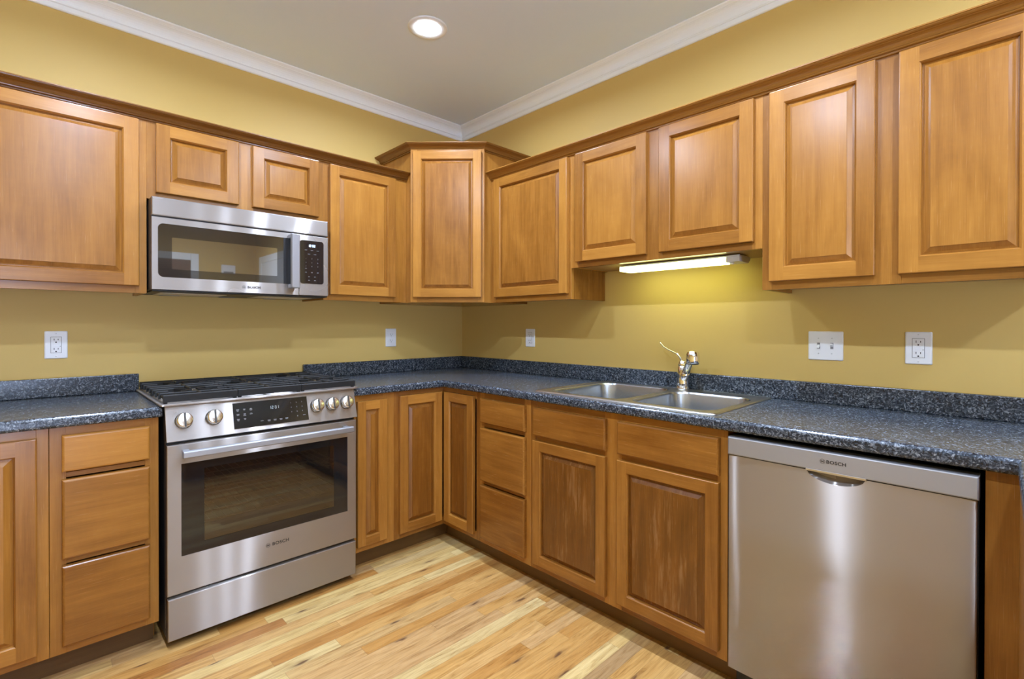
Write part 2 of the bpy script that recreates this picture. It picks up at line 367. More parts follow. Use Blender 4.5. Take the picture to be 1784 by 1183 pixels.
def emblem(name, r, m, parent, xf):
    b = MB(xf); n = 32
    def ring(r0, r1, a0, a1, k=n):
        A = [a0 + (a1-a0)*i/k for i in range(k+1)]
        lo = [[(r0*math.cos(a), r0*math.sin(a), 0) for a in A], [(r1*math.cos(a), r1*math.sin(a), 0) for a in A]]
        b.loft(lo + [[(p[0], p[1], 0.0002) for p in lo[1]], [(p[0], p[1], 0.0002) for p in lo[0]]], closed=False)
    ring(r*0.90, r, 0, 2*PI)
    ring(r*0.58, r*0.70, -1.0, 1.0, 12); ring(r*0.58, r*0.70, PI-1.0, PI+1.0, 12)
    for sx in (-1, 1):
        b.box(sx*r*0.28, sx*r*0.40, -r*0.56, r*0.56, 0, 0.0002)
    b.box(-r*0.28, r*0.28, -r*0.18, r*0.18, 0, 0.0002)
    return b.build(name, m, parent)
SEGS = {'0': 'abcdef', '1': 'bc', '2': 'abged', '3': 'abgcd'}
def digits(name, s, h, m, parent, xf):
    b = MB(xf); w_ = h*0.5; t = h*0.13; x = 0.0; tot = 0
    W_ = [h*0.3 if c == ':' else h*0.74 for c in s]; x = -sum(W_)/2
    for c, wd in zip(s, W_):
        if c == ':':
            for yy in (-h*0.2, h*0.2): b.box(x+wd*0.3-t/2, x+wd*0.3+t/2, yy-t/2, yy+t/2, 0, 0.0003)
        else:
            for sg in SEGS[c]:
                q = {'a': (0, w_, h/2-t, h/2), 'd': (0, w_, -h/2, -h/2+t), 'g': (0, w_, -t/2, t/2), 'b': (w_-t, w_, 0, h/2), 'c': (w_-t, w_, -h/2, 0), 'e': (0, t, -h/2, 0), 'f': (0, t, 0, h/2)}[sg]
                b.box(x+q[0], x+q[1], q[2], q[3], 0, 0.0003)
        x += wd
    return b.build(name, m, parent)

# ------------------------------------------------------------------ the room
H = 2.655
RX0, RY0 = -3.7, -5.5          # far walls behind the camera
def struct(name, b, m, bevel=0.0):
    return tag(b.build(name, m, None, bevel), kind='structure')
struct('floor', MB().box(RX0-.1, 0.1, RY0-.1, 0.1, -0.05, 0.0, (1, 0, 0)), M['floor'])
struct('ceiling', MB().box(RX0-.1, 0.1, RY0-.1, 0.1, H, H+0.08), M['ceil'])
struct('wall_back', MB().box(RX0-.1, 0.1, 0.0, 0.1, 0.0, H), M['wall'])
struct('wall_right', MB().box(0.0, 0.1, RY0-.1, 0.0, 0.0, H), M['wall'])
# window added for cool fill light, unseen, in the wall across from the range
WF = (-3.60, -2.35, 0.06, 2.08)
b = MB(); b.box(RX0-.1, RX0, RY0-.1, 0.0, 0.0, H)
struct('wall_left', b, M['wall'])
b = MB(); b.box(RX0, WF[0], RY0-.1, RY0, 0.0, H); b.box(WF[1], 0.0, RY0-.1, RY0, 0.0, H); b.box(WF[0], WF[1], RY0-.1, RY0, 0.0, WF[2]); b.box(WF[0], WF[1], RY0-.1, RY0, WF[3], H)
struct('wall_front', b, M['wall'])
def window(n, loc, rz, w_, z0, z1):
    b = MB(); h = w_/2
    for x0, x1, za, zb in ((-h-.09, -h, z0-.09, z1+.09), (h, h+.09, z0-.09, z1+.09), (-h, h, z1, z1+.09), (-h, h, z0-.05, z0)): b.box(x0, x1, 0.0, 0.02, za, zb)
    for x0, x1, za, zb in ((-h, -h+.05, z0, z1), (h-.05, h, z0, z1), (-h+.05, h-.05, z1-.05, z1), (-h+.05, h-.05, z0, z0+.05), (-.03, .03, z0+.05, z1-.05)): b.box(x0, x1, -.07, -.03, za, zb)
    o = struct('window_%d' % n, b, M['trim'], 0.003); o.location = loc; o.rotation_euler = (0, 0, rz)
window(1, ((WF[0]+WF[1])/2, RY0, 0), 0.0, WF[1]-WF[0], WF[2], WF[3])
CROWN = [(0.0, -0.082), (0.006, -0.082), (0.010, -0.078), (0.012, -0.066), (0.013, -0.060), (0.017, -0.060), (0.019, -0.057), (0.018, -0.0535), (0.017, -0.052),
         (0.0185, -0.046), (0.022, -0.038), (0.028, -0.029), (0.036, -0.0215), (0.045, -0.0165), (0.052, -0.0145), (0.053, -0.0125), (0.057, -0.0120), (0.060, -0.010), (0.070, -0.006), (0.072, -0.003), (0.072, 0.0)]
def crown_loop(z):
    b = MB(); loops = []
    for d, dz in CROWN:
        loops.append([(RX0+d, -d, z+dz), (-d, -d, z+dz), (-d, RY0+d, z+dz), (RX0+d, RY0+d, z+dz)])
    b.loft(loops, True); return b
struct('trim_1', crown_loop(H), M['trim'])
# cased door in the far wall and a cased opening, seen mirrored in the microwave
def casing(name, x0, x1, zt, y, wd=0.09):
    b = MB(); b.box(x0-wd, x0, y, y+0.02, 0, zt+wd); b.box(x1, x1+wd, y, y+0.02, 0, zt+wd); b.box(x0, x1, y, y+0.02, zt, zt+wd, (1, 0, 0)); return struct(name, b, M['trim'], 0.004)
casing('trim_2', -1.62, -0.80, 2.07, RY0)
db = MB(); db.box(-1.62, -0.80, RY0, RY0+0.012, 0.005, 2.07)
for (px0, px1) in ((-1.52, -1.25), (-1.17, -0.90)):
    for (pz0, pz1) in ((0.18, 0.95), (1.08, 1.95)):
        db.newboard(); db.box(px0, px1, RY0+0.012, RY0+0.018, pz0, pz1)
door1 = struct('door_1', db, M['doorp'], 0.003)
tag(MB().lathe([(0.012, 0), (0.012, 0.03), (0.027, 0.04), (0.03, 0.055), (0.02, 0.068), (0.0, 0.07)], c=(-0.86, RY0+0.012, 0.98), axis='-y', xf=Matrix.Rotation(PI, 3, 'Z')).build('door_handle', M['chrome'], door1))
b = MB(); wd = 0.09
b.box(-0.02, 0, -5.30, -5.21, 0, 2.16); b.box(-0.02, 0, -4.28, -4.19, 0, 2.16); b.box(-0.02, 0, -5.21, -4.28, 2.07, 2.16, (0, 1, 0))
struct('trim_3', b, M['trim'], 0.004)
struct('door_2', MB().box(-0.012, 0, -5.21, -4.28, 0.005, 2.07), M['trim'])
tb = thing('wall_box', 'white box mounted high on the wall beside the dark door behind the camera', 'wall box', (-0.36, RY0, 1.98))
MB().box(-0.085, 0.085, 0.0, 0.035, -0.06, 0.06).build('cover', M['white'], tb, 0.006)
MB().box(-0.06, 0.06, 0.035, 0.037, -0.052, -0.030).build('grille', M['lgrey'], tb)

# ------------------------------------------------------------------ recessed ceiling lamps
def lamp(name, label, x, y, group=None):
    t = thing(name, label, 'ceiling light', (x, y, H), 0, group)
    MB().lathe([(0.094, 0.0), (0.094, -0.003), (0.091, -0.0055), (0.085, -0.0065), (0.066, -0.0050), (0.060, -0.0040), (0.058, 0.0)], seg=48, cap0=False, cap1=False).build('trim_ring', M['ring'], t)
    MB().lathe([(0.0575, -0.0010), (0.056, -0.0070), (0.050, -0.0110), (0.032, -0.0145), (0.012, -0.0155)], seg=40, cap0=False).build('lens', M['lamp'], t)
    li = bpy.data.lights.new('lamp_bulb', 'AREA'); li.shape = 'DISK'; li.size = 0.075; li.energy = LAMP_POWER; li.color = (0.80, 0.96, 1.27); li.spread = math.radians(164)
    lo_ = bpy.data.objects.new('lamp_bulb', li); COL.objects.link(lo_); lo_.parent = t; lo_.location = (0, 0, -0.0162)
    return t
lamp('recessed_light', 'round recessed ceiling light shining over the range corner', -0.908, -0.886)
OUT = [(-2.08, -0.93, 'over the range end of the left wall'), (-0.93, -2.06, 'in front of the sink and dishwasher'), (-2.08, -2.04, 'in the middle of the kitchen, above the camera'),
       (-0.93, -3.22, 'above the far side of the peninsula'), (-2.08, -3.22, 'just behind the camera'), (-0.93, -4.38, 'beside the side doorway behind the camera'), (-2.08, -4.38, 'before the dark door behind the camera')]
for x, y, wh in OUT:
    lamp('recessed_light', 'round recessed ceiling light ' + wh, x, y)

# ------------------------------------------------------------------ cabinet pieces (local frame: run along x, wall at y=0, fronts toward -y)
def raised_door(parent, x0, x1, z0, z1, yb, stile=0.050, name='door', label=None, tone=(0.15, 0.95), ptone=(0.1, 0.95)):
    """frame-and-panel door standing on the plane y=yb"""
    T = 0.020
    b = MB()
    def lp(i, d): return [(x0+i, yb-d, z0+i), (x1-i, yb-d, z0+i), (x1-i, yb-d, z1-i), (x0+i, yb-d, z1-i)]
    def ringside(i0, d0, i1, d1):
        A, B = lp(i0, d0), lp(i1, d1)
        for k, g in ((0, (1, 0, 0)), (1, (0, 0, 1)), (2, (1, 0, 0)), (3, (0, 0, 1))):
            b.board = bds[k]
            j = (k+1) % 4
            b.add([A[k], A[j], B[j], B[k]], [(0, 1, 2, 3)], g)
    bds = [(tone[0]+(tone[1]-tone[0])*random.random(), random.random()) for _ in range(4)]
    prof = [(0.0, 0.0), (0.0, 0.0170), (0.0008, 0.0188), (0.0022, 0.0197), (0.0035, T)]
    for (i0, d0), (i1, d1) in zip(prof, prof[1:]): ringside(i0, d0, i1, d1)
    e = 0.0035; s = stile; d = T
    def q(xa, xb, za, zb, g, bd):
        b.board = bd
        b.add([(xa, yb-d, za), (xb, yb-d, za), (xb, yb-d, zb), (xa, yb-d, zb)], [(0, 1, 2, 3)], g)
    q(x0+e, x0+s, z0+e, z1-e, (0, 0, 1), bds[3]); q(x1-s, x1-e, z0+e, z1-e, (0, 0, 1), bds[1])
    q(x0+s, x1-s, z0+e, z0+s, (1, 0, 0), bds[0]); q(x0+s, x1-s, z1-s, z1-e, (1, 0, 0), bds[2])
    # hairline where rail meets stile
    st = [(s, T), (s+0.0008, 0.0180), (s+0.0030, 0.0160), (s+0.0050, 0.0120), (s+0.0055, 0.0055)]
    for (i0, d0), (i1, d1) in zip(st, st[1:]): ringside(i0, d0, i1, d1)
    o = b.build(name, M['wood'], parent)
    if label: o['label'] = label
    p = MB(); p.newboard(*ptone)
    loops = [lp(i, dd) for i, dd in ((s+0.0052, 0.003), (s+0.0054, 0.0058), (s+0.0080, 0.0062), (s+0.0130, 0.0078), (s+0.0270, 0.0160), (s+0.0272, 0.0182))]
    p.loft(loops, True, True, True, (0, 0, 1))
    p.build('raised_panel', M['wood'], o)
    return o
def slab_drawer(parent, x0, x1, z0, z1, yb, name='drawer_front'):
    b = MB(); b.newboard()
    def lp(i, d): return [(x0+i, yb-d, z0+i), (x1-i, yb-d, z0+i), (x1-i, yb-d, z1-i), (x0+i, yb-d, z1-i)]
    b.loft([lp(i, d) for i, d in ((0, 0), (0, 0.0125), (0.0015, 0.0165), (0.0045, 0.0190), (0.0075, 0.0200))], True, True, True, (1, 0, 0))
    return b.build(name, M['wood'], parent)
def face_frame(parent, w, z0, z1, yf, stiles, rails, th=0.019):
    """stiles: list of (x0,x1); rails: list of (x0,x1,z0,z1); front face at y=yf"""
    b = MB()
    for a, c in stiles: b.newboard(0.25, 0.9); b.box(a, c, yf, yf+th, z0, z1, (0, 0, 1))
    for a, c, d, e in rails: b.newboard(0.1, 0.7); b.box(a, c, yf+0.0002, yf+th, d, e, (1, 0, 0))
    return b.build('face_frame', M['wood'], parent, 0.0005, 1)
def carcass(parent, w, z0, z1, depth, bottom_up=0.0, base=False, ply=True, gap=0.0015):
    """closed box behind the face frame"""
    b = MB(); yb = -0.002; yf = -depth + 0.019
    t = 0.014
    b.newboard(); b.box(gap, gap+t, yf, yb, z0, z1)
    b.newboard(); b.box(w-gap-t, w-gap, yf, yb, z0, z1)
    b.newboard(); b.box(gap+t, w-gap-t, yf, yb, z0+bottom_up, z0+bottom_up+t, (1, 0, 0), 1)
    b.box(gap+t, w-gap-t, yf, yb, z1-t, z1, (1, 0, 0), 1); b.box(gap+t, w-gap-t, yb-0.006, yb, z0+bottom_up+t, z1-t, (0, 0, 1), 1)
    if base: b.box(gap, w-gap, -0.515, yb, 0.001, z0, (1, 0, 0))
    return b.build('carcass', [M['wood'], M['ply'] if ply else M['wood']], parent)
ZB0, ZB1 = 0.098, 0.8745      # base cabinet box
DU, DB = 0.295, 0.610         # frame planes
ZU0, ZU1, ZUC = 1.356, 2.105, 2.089
DT = 2.084                    # upper door tops
RROT = -PI/2                  # the sink wall: local x runs toward -y

# ---- base cabinets, range wall
def base_unit(name, label, cat, loc, rz, w, group=None):
    t = thing(name, label, cat, loc, rz, group); carcass(t, w, ZB0, ZB1, DB, base=True); return t
# far left single door
t = base_unit('base_cabinet', 'tall-door base cabinet standing against the side of the drawer stack, cut by the picture edge', 'cabinet', (-2.90, 0, 0), 0, 0.660, None)
face_frame(t, 0.660, ZB0, ZB1, -DB, [(0, 0.030), (0.630, 0.660)], [(0.03, 0.63, ZB0, 0.14), (0.03, 0.63, 0.835, ZB1)])
raised_door(t, 0.045, 0.631, 0.127, 0.845, -DB)
# drawers left of range
t = base_unit('drawer_cabinet', 'narrow three-drawer base cabinet just beside the range on the outlet side', 'cabinet', (-2.2385, 0, 0), 0, 0.3025)
face_frame(t, 0.3025, ZB0, ZB1, -DB, [(0, 0.042), (0.2605, 0.3025)], [(0.042, 0.2605, ZB0, 0.14), (0.042, 0.2605, 0.405, 0.42), (0.042, 0.2605, 0.70, 0.717), (0.042, 0.2605, 0.835, ZB1)])
for z0, z1 in ((0.7216, 0.8462), (0.4241, 0.6953), (0.127, 0.4013)): slab_drawer(t, 0.0306, 0.2742, z0, z1, -DB)
# narrow door right of range
t = base_unit('base_cabinet', 'very narrow one-door base cabinet between the range and the corner cabinet', 'cabinet', (-1.150, 0, 0), 0, 0.220)
face_frame(t, 0.220, ZB0, ZB1, -DB, [(0, 0.026), (0.158, 0.220)], [(0.026, 0.158, ZB0, 0.14), (0.026, 0.158, 0.835, ZB1)])
raised_door(t, 0.0111, 0.1731, 0.127, 0.846, -DB, 0.043)
# corner cabinet, an L with two doors meeting in the inside corner
t = thing('corner_base_cabinet', 'corner base cabinet whose two narrow doors meet in the inside corner', 'cabinet', (0, 0, 0))
b = MB(); E = 0.930
b.newboard(); b.box(-E+.0015, -0.002, -DB+.019, -0.002, ZB0, ZB0+.014); b.box(-DB+.019, -0.002, -E+.0015, -DB+.019, ZB0, ZB0+.014)
b.box(-E+.0015, -0.002, -DB+.019, -0.002, ZB1-.014, ZB1); b.box(-DB+.019, -0.002, -E+.0015, -DB+.019, ZB1-.014, ZB1)
b.box(-E+.0015, -E+.0155, -DB+.019, -0.002, ZB0, ZB1); b.box(-DB+.019, -0.002, -E+.0015, -E+.0155, ZB0, ZB1)
b.box(-E+.0155, -0.002, -0.010, -0.002, ZB0, ZB1); b.box(-0.010, -0.002, -E+.0155, -0.010, ZB0, ZB1)
b.box(-E+.0015, -0.002, -0.515, -0.002, 0.001, ZB0); b.box(-0.515, -0.002, -E+.0015, -0.515, 0.001, ZB0)
b.build('carcass', M['wood'], t)
b = MB()
b.newboard(); b.box(-E, -E+0.032, -DB, -DB+.019, ZB0, ZB1); b.box(-DB, -DB+.019, -E, -E+0.032, ZB0, ZB1)
b.newboard(); b.box(-E+.032, -DB, -DB, -DB+.019, ZB0, 0.14, (1, 0, 0)); b.box(-E+.032, -DB, -DB, -DB+.019, 0.835, ZB1, (1, 0, 0))
b.newboard(); b.box(-DB, -DB+.019, -E+.032, -DB+.019, ZB0, 0.14, (0, 1, 0)); b.box(-DB, -DB+.019, -E+.032, -DB+.019, 0.835, ZB1, (0, 1, 0))
b.build('face_frame', M['wood'], t, 0.0005, 1)
raised_door(t, -0.9021, -0.6335, 0.127, 0.850, -DB, 0.047, ptone=(-0.2, 0.0))
d2 = raised_door(t, 0.6335, 0.8878, 0.127, 0.850, -DB, 0.047, ptone=(-0.3, -0.1)); d2.rotation_euler = (0, 0, RROT)
# ---- base cabinets, sink wall
t = base_unit('drawer_cabinet', 'three-drawer base cabinet between the corner cabinet and the sink cabinet', 'cabinet', (0, -0.930, 0), RROT, 0.362)
face_frame(t, 0.362, ZB0, ZB1, -DB, [(0, 0.030), (0.322, 0.362)], [(0.03, 0.322, ZB0, 0.14), (0.03, 0.322, 0.405, 0.42), (0.03, 0.322, 0.70, 0.717), (0.03, 0.322, 0.835, ZB1)])
for z0, z1 in ((0.7216, 0.8462), (0.4241, 0.6953), (0.127, 0.4013)): slab_drawer(t, 0.0150, 0.3352, z0, z1, -DB)
t = thing('sink_base_cabinet', 'two-door base cabinet with two false fronts beneath the sink', 'cabinet', (0, -1.292, 0), RROT)
carcass_w = 0.9107
b = MB(); b.newboard()
b.box(.0015, .0155, -DB+.019, -.002, ZB0, ZB1); b.box(carcass_w-.0155, carcass_w-.0015, -DB+.019, -.002, ZB0, ZB1)
b.box(.0155, carcass_w-.0155, -DB+.019, -.002, ZB0, ZB0+.014, (1, 0, 0)); b.box(.0155, carcass_w-.0155, -.010, -.002, ZB0+.014, 0.70); b.box(.0015, carcass_w-.0015, -.515, -.002, .001, ZB0)
b.build('carcass', M['wood'], t)
face_frame(t, 0.9107, ZB0, ZB1, -DB, [(0, 0.038), (0.417, 0.497), (0.875, 0.9107)], [(a, c, d, e) for a, c in ((0.038, 0.417), (0.497, 0.875)) for d, e in ((ZB0, 0.14), (0.695, 0.722), (0.835, ZB1))])
for a, c in ((0.027, 0.4286), (0.4846, 0.8861)):
    slab_drawer(t, a, c, 0.7165, 0.8455, -DB, 'false_front'); raised_door(t, a, c, 0.127, 0.6945, -DB, 0.044, tone=(-0.1, 0.45), ptone=(-0.42, -0.32))
# ---- peninsula cabinet with the filler beside the dishwasher
t = thing('peninsula_cabinet', 'plain wood panelled peninsula base standing against the dishwasher end', 'cabinet', (-0.610, -2.880, 0), math.radians(1.3))
b = MB(); b.newboard(0.2, 0.4); b.box(0.0, 0.019, -0.003, 0.058, ZB0, ZB1); b.build('filler_stile', M['wood'], t, 0.0008, 1)
b = MB(); b.newboard(); b.box(-0.85, -0.001, -0.600, 0.0, ZB0, ZB1); b.box(-0.84, -0.001, -0.59, -0.07, 0.001, ZB0); b.box(0.0, 0.59, -0.60, -0.02, 0.001, ZB1)
b.build('carcass', M['wood'], t, 0.001, 1)

# ---- toe kick boards
def kick(label, path_boxes):
    b = MB()
    for q, g in path_boxes: b.newboard(); b.box(*q, g)
    return tag(b.build('toe_kick', M['kick'], None), label, 'toe kick')
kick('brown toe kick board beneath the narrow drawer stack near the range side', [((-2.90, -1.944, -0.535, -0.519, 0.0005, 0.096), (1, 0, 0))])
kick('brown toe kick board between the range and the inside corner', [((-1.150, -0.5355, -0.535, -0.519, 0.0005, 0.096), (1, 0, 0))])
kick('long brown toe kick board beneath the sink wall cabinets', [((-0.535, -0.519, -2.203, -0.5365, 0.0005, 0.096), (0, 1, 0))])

# ---- upper cabinets
def upper_unit(name, label, loc, rz, w, z0, group=None, bottom_up=0.016):
    t = thing(name, label, 'cabinet', loc, rz, group); carcass(t, w, z0, ZU1, DU, bottom_up); return t
def frame_rails(xs, z0, zlow, zhigh): return [r for a, c in xs for r in ((a, c, z0, zlow), (a, c, zhigh, ZU1))]
t = upper_unit('wall_cabinet', 'large single-door wall cabinet beside the microwave, cut by the picture edge', (-2.60, 0, 0), 0, 0.670, ZU0)
face_frame(t, 0.670, ZU0, ZU1, -DU, [(0, 0.04), (0.63, 0.67)], frame_rails([(0.04, 0.63)], ZU0, 1.40, 2.07))
raised_door(t, 0.03, 0.6425, 1.3856, DT, -DU)
t = upper_unit('wall_cabinet', 'short two-door wall cabinet right above the microwave', (-1.930, 0, 0), 0, 0.762, 1.7605)
face_frame(t, 0.762, 1.7605, ZU1, -DU, [(0, 0.042), (0.345, 0.419), (0.722, 0.762)], frame_rails([(0.042, 0.345), (0.419, 0.722)], 1.7605, 1.80, 2.07))
raised_door(t, 0.0305, 0.3517, 1.789, DT, -DU); raised_door(t, 0.4122, 0.7336, 1.789, DT, -DU)
t = upper_unit('wall_cabinet', 'single-door wall cabinet between the microwave and the diagonal corner cabinet', (-1.168, 0, 0), 0, 0.509, ZU0)
face_frame(t, 0.509, ZU0, ZU1, -DU, [(0, 0.042), (0.418, 0.509)], frame_rails([(0.042, 0.418)], ZU0, 1.40, 2.07))
raised_door(t, 0.0309, 0.4274, 1.3856, DT, -DU)
# diagonal corner
A_, B_ = 0.6587, 0.3496
t = thing('corner_wall_cabinet', 'diagonal corner wall cabinet standing taller than its neighbours', 'cabinet', (0, 0, 0))
ZD1 = 2.272
b = MB(); b.newboard()
poly = [(-0.002, -0.002), (-A_+.0012, -0.002), (-A_+.0012, -B_), (-B_, -A_+.0012), (-0.002, -A_+.0012)]
b.prism([(x, y) for x, y in poly], 'z', ZU0, ZD1, (0, 0, 1)); b.build('carcass', M['wood'], t)
dl = math.hypot(A_-B_, A_-B_)
leaf_loc = (-A_, -B_, 0)
def diag(o): o.location = leaf_loc; o.rotation_euler = (0, 0, -PI/4); return o
diag(face_frame(t, dl, ZU0, ZD1, -0.019, [(0, 0.038), (dl-0.038, dl)], [(0.038, dl-0.038, ZU0, 1.40), (0.038, dl-0.038, 2.22, ZD1)]))
diag(raised_door(t, 0.017, dl-0.017, 1.3856, 2.246, -0.019, 0.047))
# sink wall uppers
t = upper_unit('wall_cabinet', 'single-door wall cabinet on the sink wall touching the diagonal corner cabinet', (0, -A_, 0), RROT, 0.6173, ZU0)
face_frame(t, 0.6173, ZU0, ZU1, -DU, [(0, 0.045), (0.585, 0.6173)], frame_rails([(0.045, 0.585)], ZU0, 1.40, 2.07))
raised_door(t, 0.0388, 0.5996, 1.3856, DT, -DU)
t = upper_unit('wall_cabinet', 'shorter two-door wall cabinet above the sink with the lit tube beneath', (0, -1.276, 0), RROT, 0.923, 1.5135, None, 0.004)
face_frame(t, 0.923, 1.5135, ZU1, -DU, [(0, 0.045), (0.43, 0.508), (0.885, 0.923)], frame_rails([(0.045, 0.43), (0.508, 0.885)], 1.5135, 1.56, 2.07))
raised_door(t, 0.0354, 0.4382, 1.541, DT, -DU); raised_door(t, 0.4998, 0.8946, 1.541, DT, -DU)
t = upper_unit('wall_cabinet', 'tall two-door wall cabinet above the dishwasher end of the counter', (0, -2.199, 0), RROT, 0.766, ZU0)
face_frame(t, 0.766, ZU0, ZU1, -DU, [(0, 0.036), (0.342, 0.416), (0.728, 0.766)], frame_rails([(0.036, 0.342), (0.416, 0.728)], ZU0, 1.40, 2.07))
raised_door(t, 0.0281, 0.3487, 1.3856, DT, -DU); raised_door(t, 0.4098, 0.7304, 1.3856, DT, -DU)
# ---- crown moulding on the cabinets
CM = [(0.0, 0.0), (0.0055, 0.0), (0.0068, 0.0014), (0.0068, 0.0052), (0.0055, 0.0064), (0.0055, 0.0072), (0.0110, 0.0080), (0.0132, 0.0096), (0.0138, 0.0122), (0.0126, 0.0146), (0.0140, 0.0160), (0.0170, 0.0205), (0.0215, 0.0245), (0.0275, 0.0275), (0.0345, 0.0295), (0.0352, 0.0305), (0.0400, 0.0312), (0.0440, 0.0330), (0.0465, 0.0355), (0.0470, 0.0375), (0.0500, 0.0378), (0.0500, 0.0420), (0.0, 0.0420)]
def sweep(path, prof, z0, cap=True):
    P = [Vector((x, y)) for x, y in path]; n = len(P); off = []
    for i in range(n):
        d0 = (P[i]-P[i-1]).normalized() if i > 0 else None
        d1 = (P[i+1]-P[i]).normalized() if i < n-1 else None
        n0 = Vector((d0.y, -d0.x)) if d0 else None; n1 = Vector((d1.y, -d1.x)) if d1 else None
        if n0 is None: off.append(n1)
        elif n1 is None: off.append(n0)
        else: m_ = (n0+n1); off.append(m_ / (m_.dot(n0)))
    b = MB()
    for i in range(n-1):
        b.newboard()
        d = (P[i+1]-P[i]).normalized()
        l0 = [(P[i].x+off[i].x*o, P[i].y+off[i].y*o, z0+z) for o, z in prof]; l1 = [(P[i+1].x+off[i+1].x*o, P[i+1].y+off[i+1].y*o, z0+z) for o, z in prof]
        b.loft([l0, l1], True, i == 0, i == n-2, (d.x, d.y, 0))
    return b
tag(sweep([(-2.60, -DU-.0005), (-A_-.001, -DU-.0005)], CM, ZUC).build('crown_molding', M['crown'], None), 'dark wood crown moulding topping the range wall cabinets', 'molding')
tag(sweep([(-A_-.0005, -0.002), (-A_-.0005, -B_-.0005-.008), (-B_-.008, -A_-.0005), (-0.002, -A_-.0005)], [(o_+0.0005, z_) for o_, z_ in CM], 2.250).build('crown_molding', M['crown'], None), 'dark wood crown moulding wrapping the raised diagonal corner cabinet', 'molding')
tag(sweep([(-DU-.0005, -A_-.001), (-DU-.0005, -2.965)], CM, ZUC).build('crown_molding', M['crown'], None), 'dark wood crown moulding topping the sink wall cabinets', 'molding')

# ------------------------------------------------------------------ countertops
ZC, ZCB = 0.914, 0.8755
NOSE = [(-0.014, ZC)] + [(-0.012+0.012*math.sin(a*PI/10), ZC-0.012+0.012*math.cos(a*PI/10)) for a in range(0, 6)] + [(-0.010+0.010*math.cos(a*PI/10), ZCB+0.010-0.010*math.sin(a*PI/10)) for a in range(0, 6)] + [(-0.014, ZCB)]
def nose(b, path):
    P = [Vector((x, y)) for x, y in path]; n = len(P); loops = []
    for i in range(n):
        d0 = (P[i]-P[i-1]).normalized() if i > 0 else None; d1 = (P[i+1]-P[i]).normalized() if i < n-1 else None
        n0 = Vector((d0.y, -d0.x)) if d0 else None; n1 = Vector((d1.y, -d1.x)) if d1 else None
        m_ = n1 if n0 is None else (n0 if n1 is None else (n0+n1)/((n0+n1).dot(n0)))
        loops.append([(P[i].x+m_.x*o, P[i].y+m_.y*o, z) for o, z in NOSE])
    b.loft(loops, True, True, True, smooth=False)
CF = 0.638; I = CF-0.014
t = thing('countertop', 'short dark speckled counter on the outlet side of the range', 'countertop', (0, 0, 0))
b = MB(); b.box(-2.90, -1.9285, -I, -0.003, ZCB, ZC); nose(b, [(-2.90, -CF), (-1.9285, -CF)]); b.build('worktop', M['lam'], t)
MB().box(-2.90, -1.924, -0.022, -0.003, ZC+.0003, 0.9945).build('backsplash', M['lam'], t, 0.003)
t = thing('countertop', 'long dark speckled counter running round the corner past the sink to the peninsula', 'countertop', (0, 0, 0))
CE, PY = -1.1635, -2.877
SX0, SX1, SY0, SY1 = -0.580, -0.060, -2.125, -1.325     # sink cut-out
b = MB()
b.box(CE, -0.003, -I, -0.003, ZCB, ZC)
b.box(-I, SX0, SY1, -I, ZCB, ZC); b.box(SX0, -0.003, SY1, -I, ZCB, ZC); b.box(-I, SX0, SY0, SY1, ZCB, ZC); b.box(SX1, -0.003, SY0, SY1, ZCB, ZC)
b.box(-I, -0.003, PY-.014, SY0, ZCB, ZC)
PYE = PY - 0.0226*(1.50-CF)
b.prism([(-1.486, PYE-.014), (-I, PY-.0143), (-0.003, PY-.0143), (-0.003, -3.52), (-1.486, -3.52)], 'z', ZCB, ZC)
nose(b, [(CE, -CF), (-CF, -CF), (-CF, PY), (-1.50, PYE), (-1.50, -3.52)])
b.build('worktop', M['lam'], t)
MB().box(-1.166, -0.0225, -0.022, -0.003, ZC+.0003, 0.9945).build('backsplash', M['lam'], t, 0.003)
MB().box(-0.022, -0.003, -3.52, -0.003, ZC+.0003, 0.9945).build('backsplash', M['lam'], t, 0.003)

# ------------------------------------------------------------------ sink
t = thing('kitchen_sink', 'stainless double-bowl drop-in sink set into the dark counter', 'sink', (0, 0, 0))
bowlL = (-0.3225, -1.540, 0.2325, 0.195, 0.07); bowlR = (-0.3425, -1.945, 0.2125, 0.175, 0.07)
bm = bmesh.new()
N = 8
def loop_edges(pts, z):
    vs_ = [bm.verts.new((x, y, z)) for x, y in pts]
    return vs_, [bm.edges.new((vs_[i], vs_[(i+1) % len(vs_)])) for i in range(len(vs_))]
zr = ZC + 0.0045
E_ = []
for pts in (rrect(-0.3165, -1.725, 0.2745, 0.418, 0.014, N), rrect(*bowlL, N), rrect(*bowlR, N)):
    E_ += loop_edges(pts, zr)[1]
bmesh.ops.triangle_fill(bm, edges=E_, use_beauty=True)
me = bpy.data.meshes.new('rim')
# raised outer edge
outer = [rrect(-0.3165, -1.725, 0.2745+o, 0.418+o, 0.014+max(o, 0), N) for o in (0.0, 0.004, 0.008, 0.0095)]
zs = [zr, zr+0.0015, zr-0.001, ZC+0.0006]
prev = None
for pts, z in zip(outer, zs):
    cur = [bm.verts.new((x, y, z)) for x, y in pts]
    if prev:
        for i in range(len(cur)): bm.faces.new((prev[i], prev[(i+1) % len(cur)], cur[(i+1) % len(cur)], cur[i]))
    prev = cur
bmesh.ops.remove_doubles(bm, verts=bm.verts, dist=1e-5); bmesh.ops.recalc_face_normals(bm, faces=bm.faces)
bm.to_mesh(me); bm.free()
uvl = me.uv_layers.new(name='grain'); 
for l in me.loops: co = me.vertices[l.vertex_index].co; uvl.data[l.index].uv = (co.x, co.y)
me.materials.append(M['sinkrim'])
o = bpy.data.objects.new('rim', me); COL.objects.link(o); o.parent = t
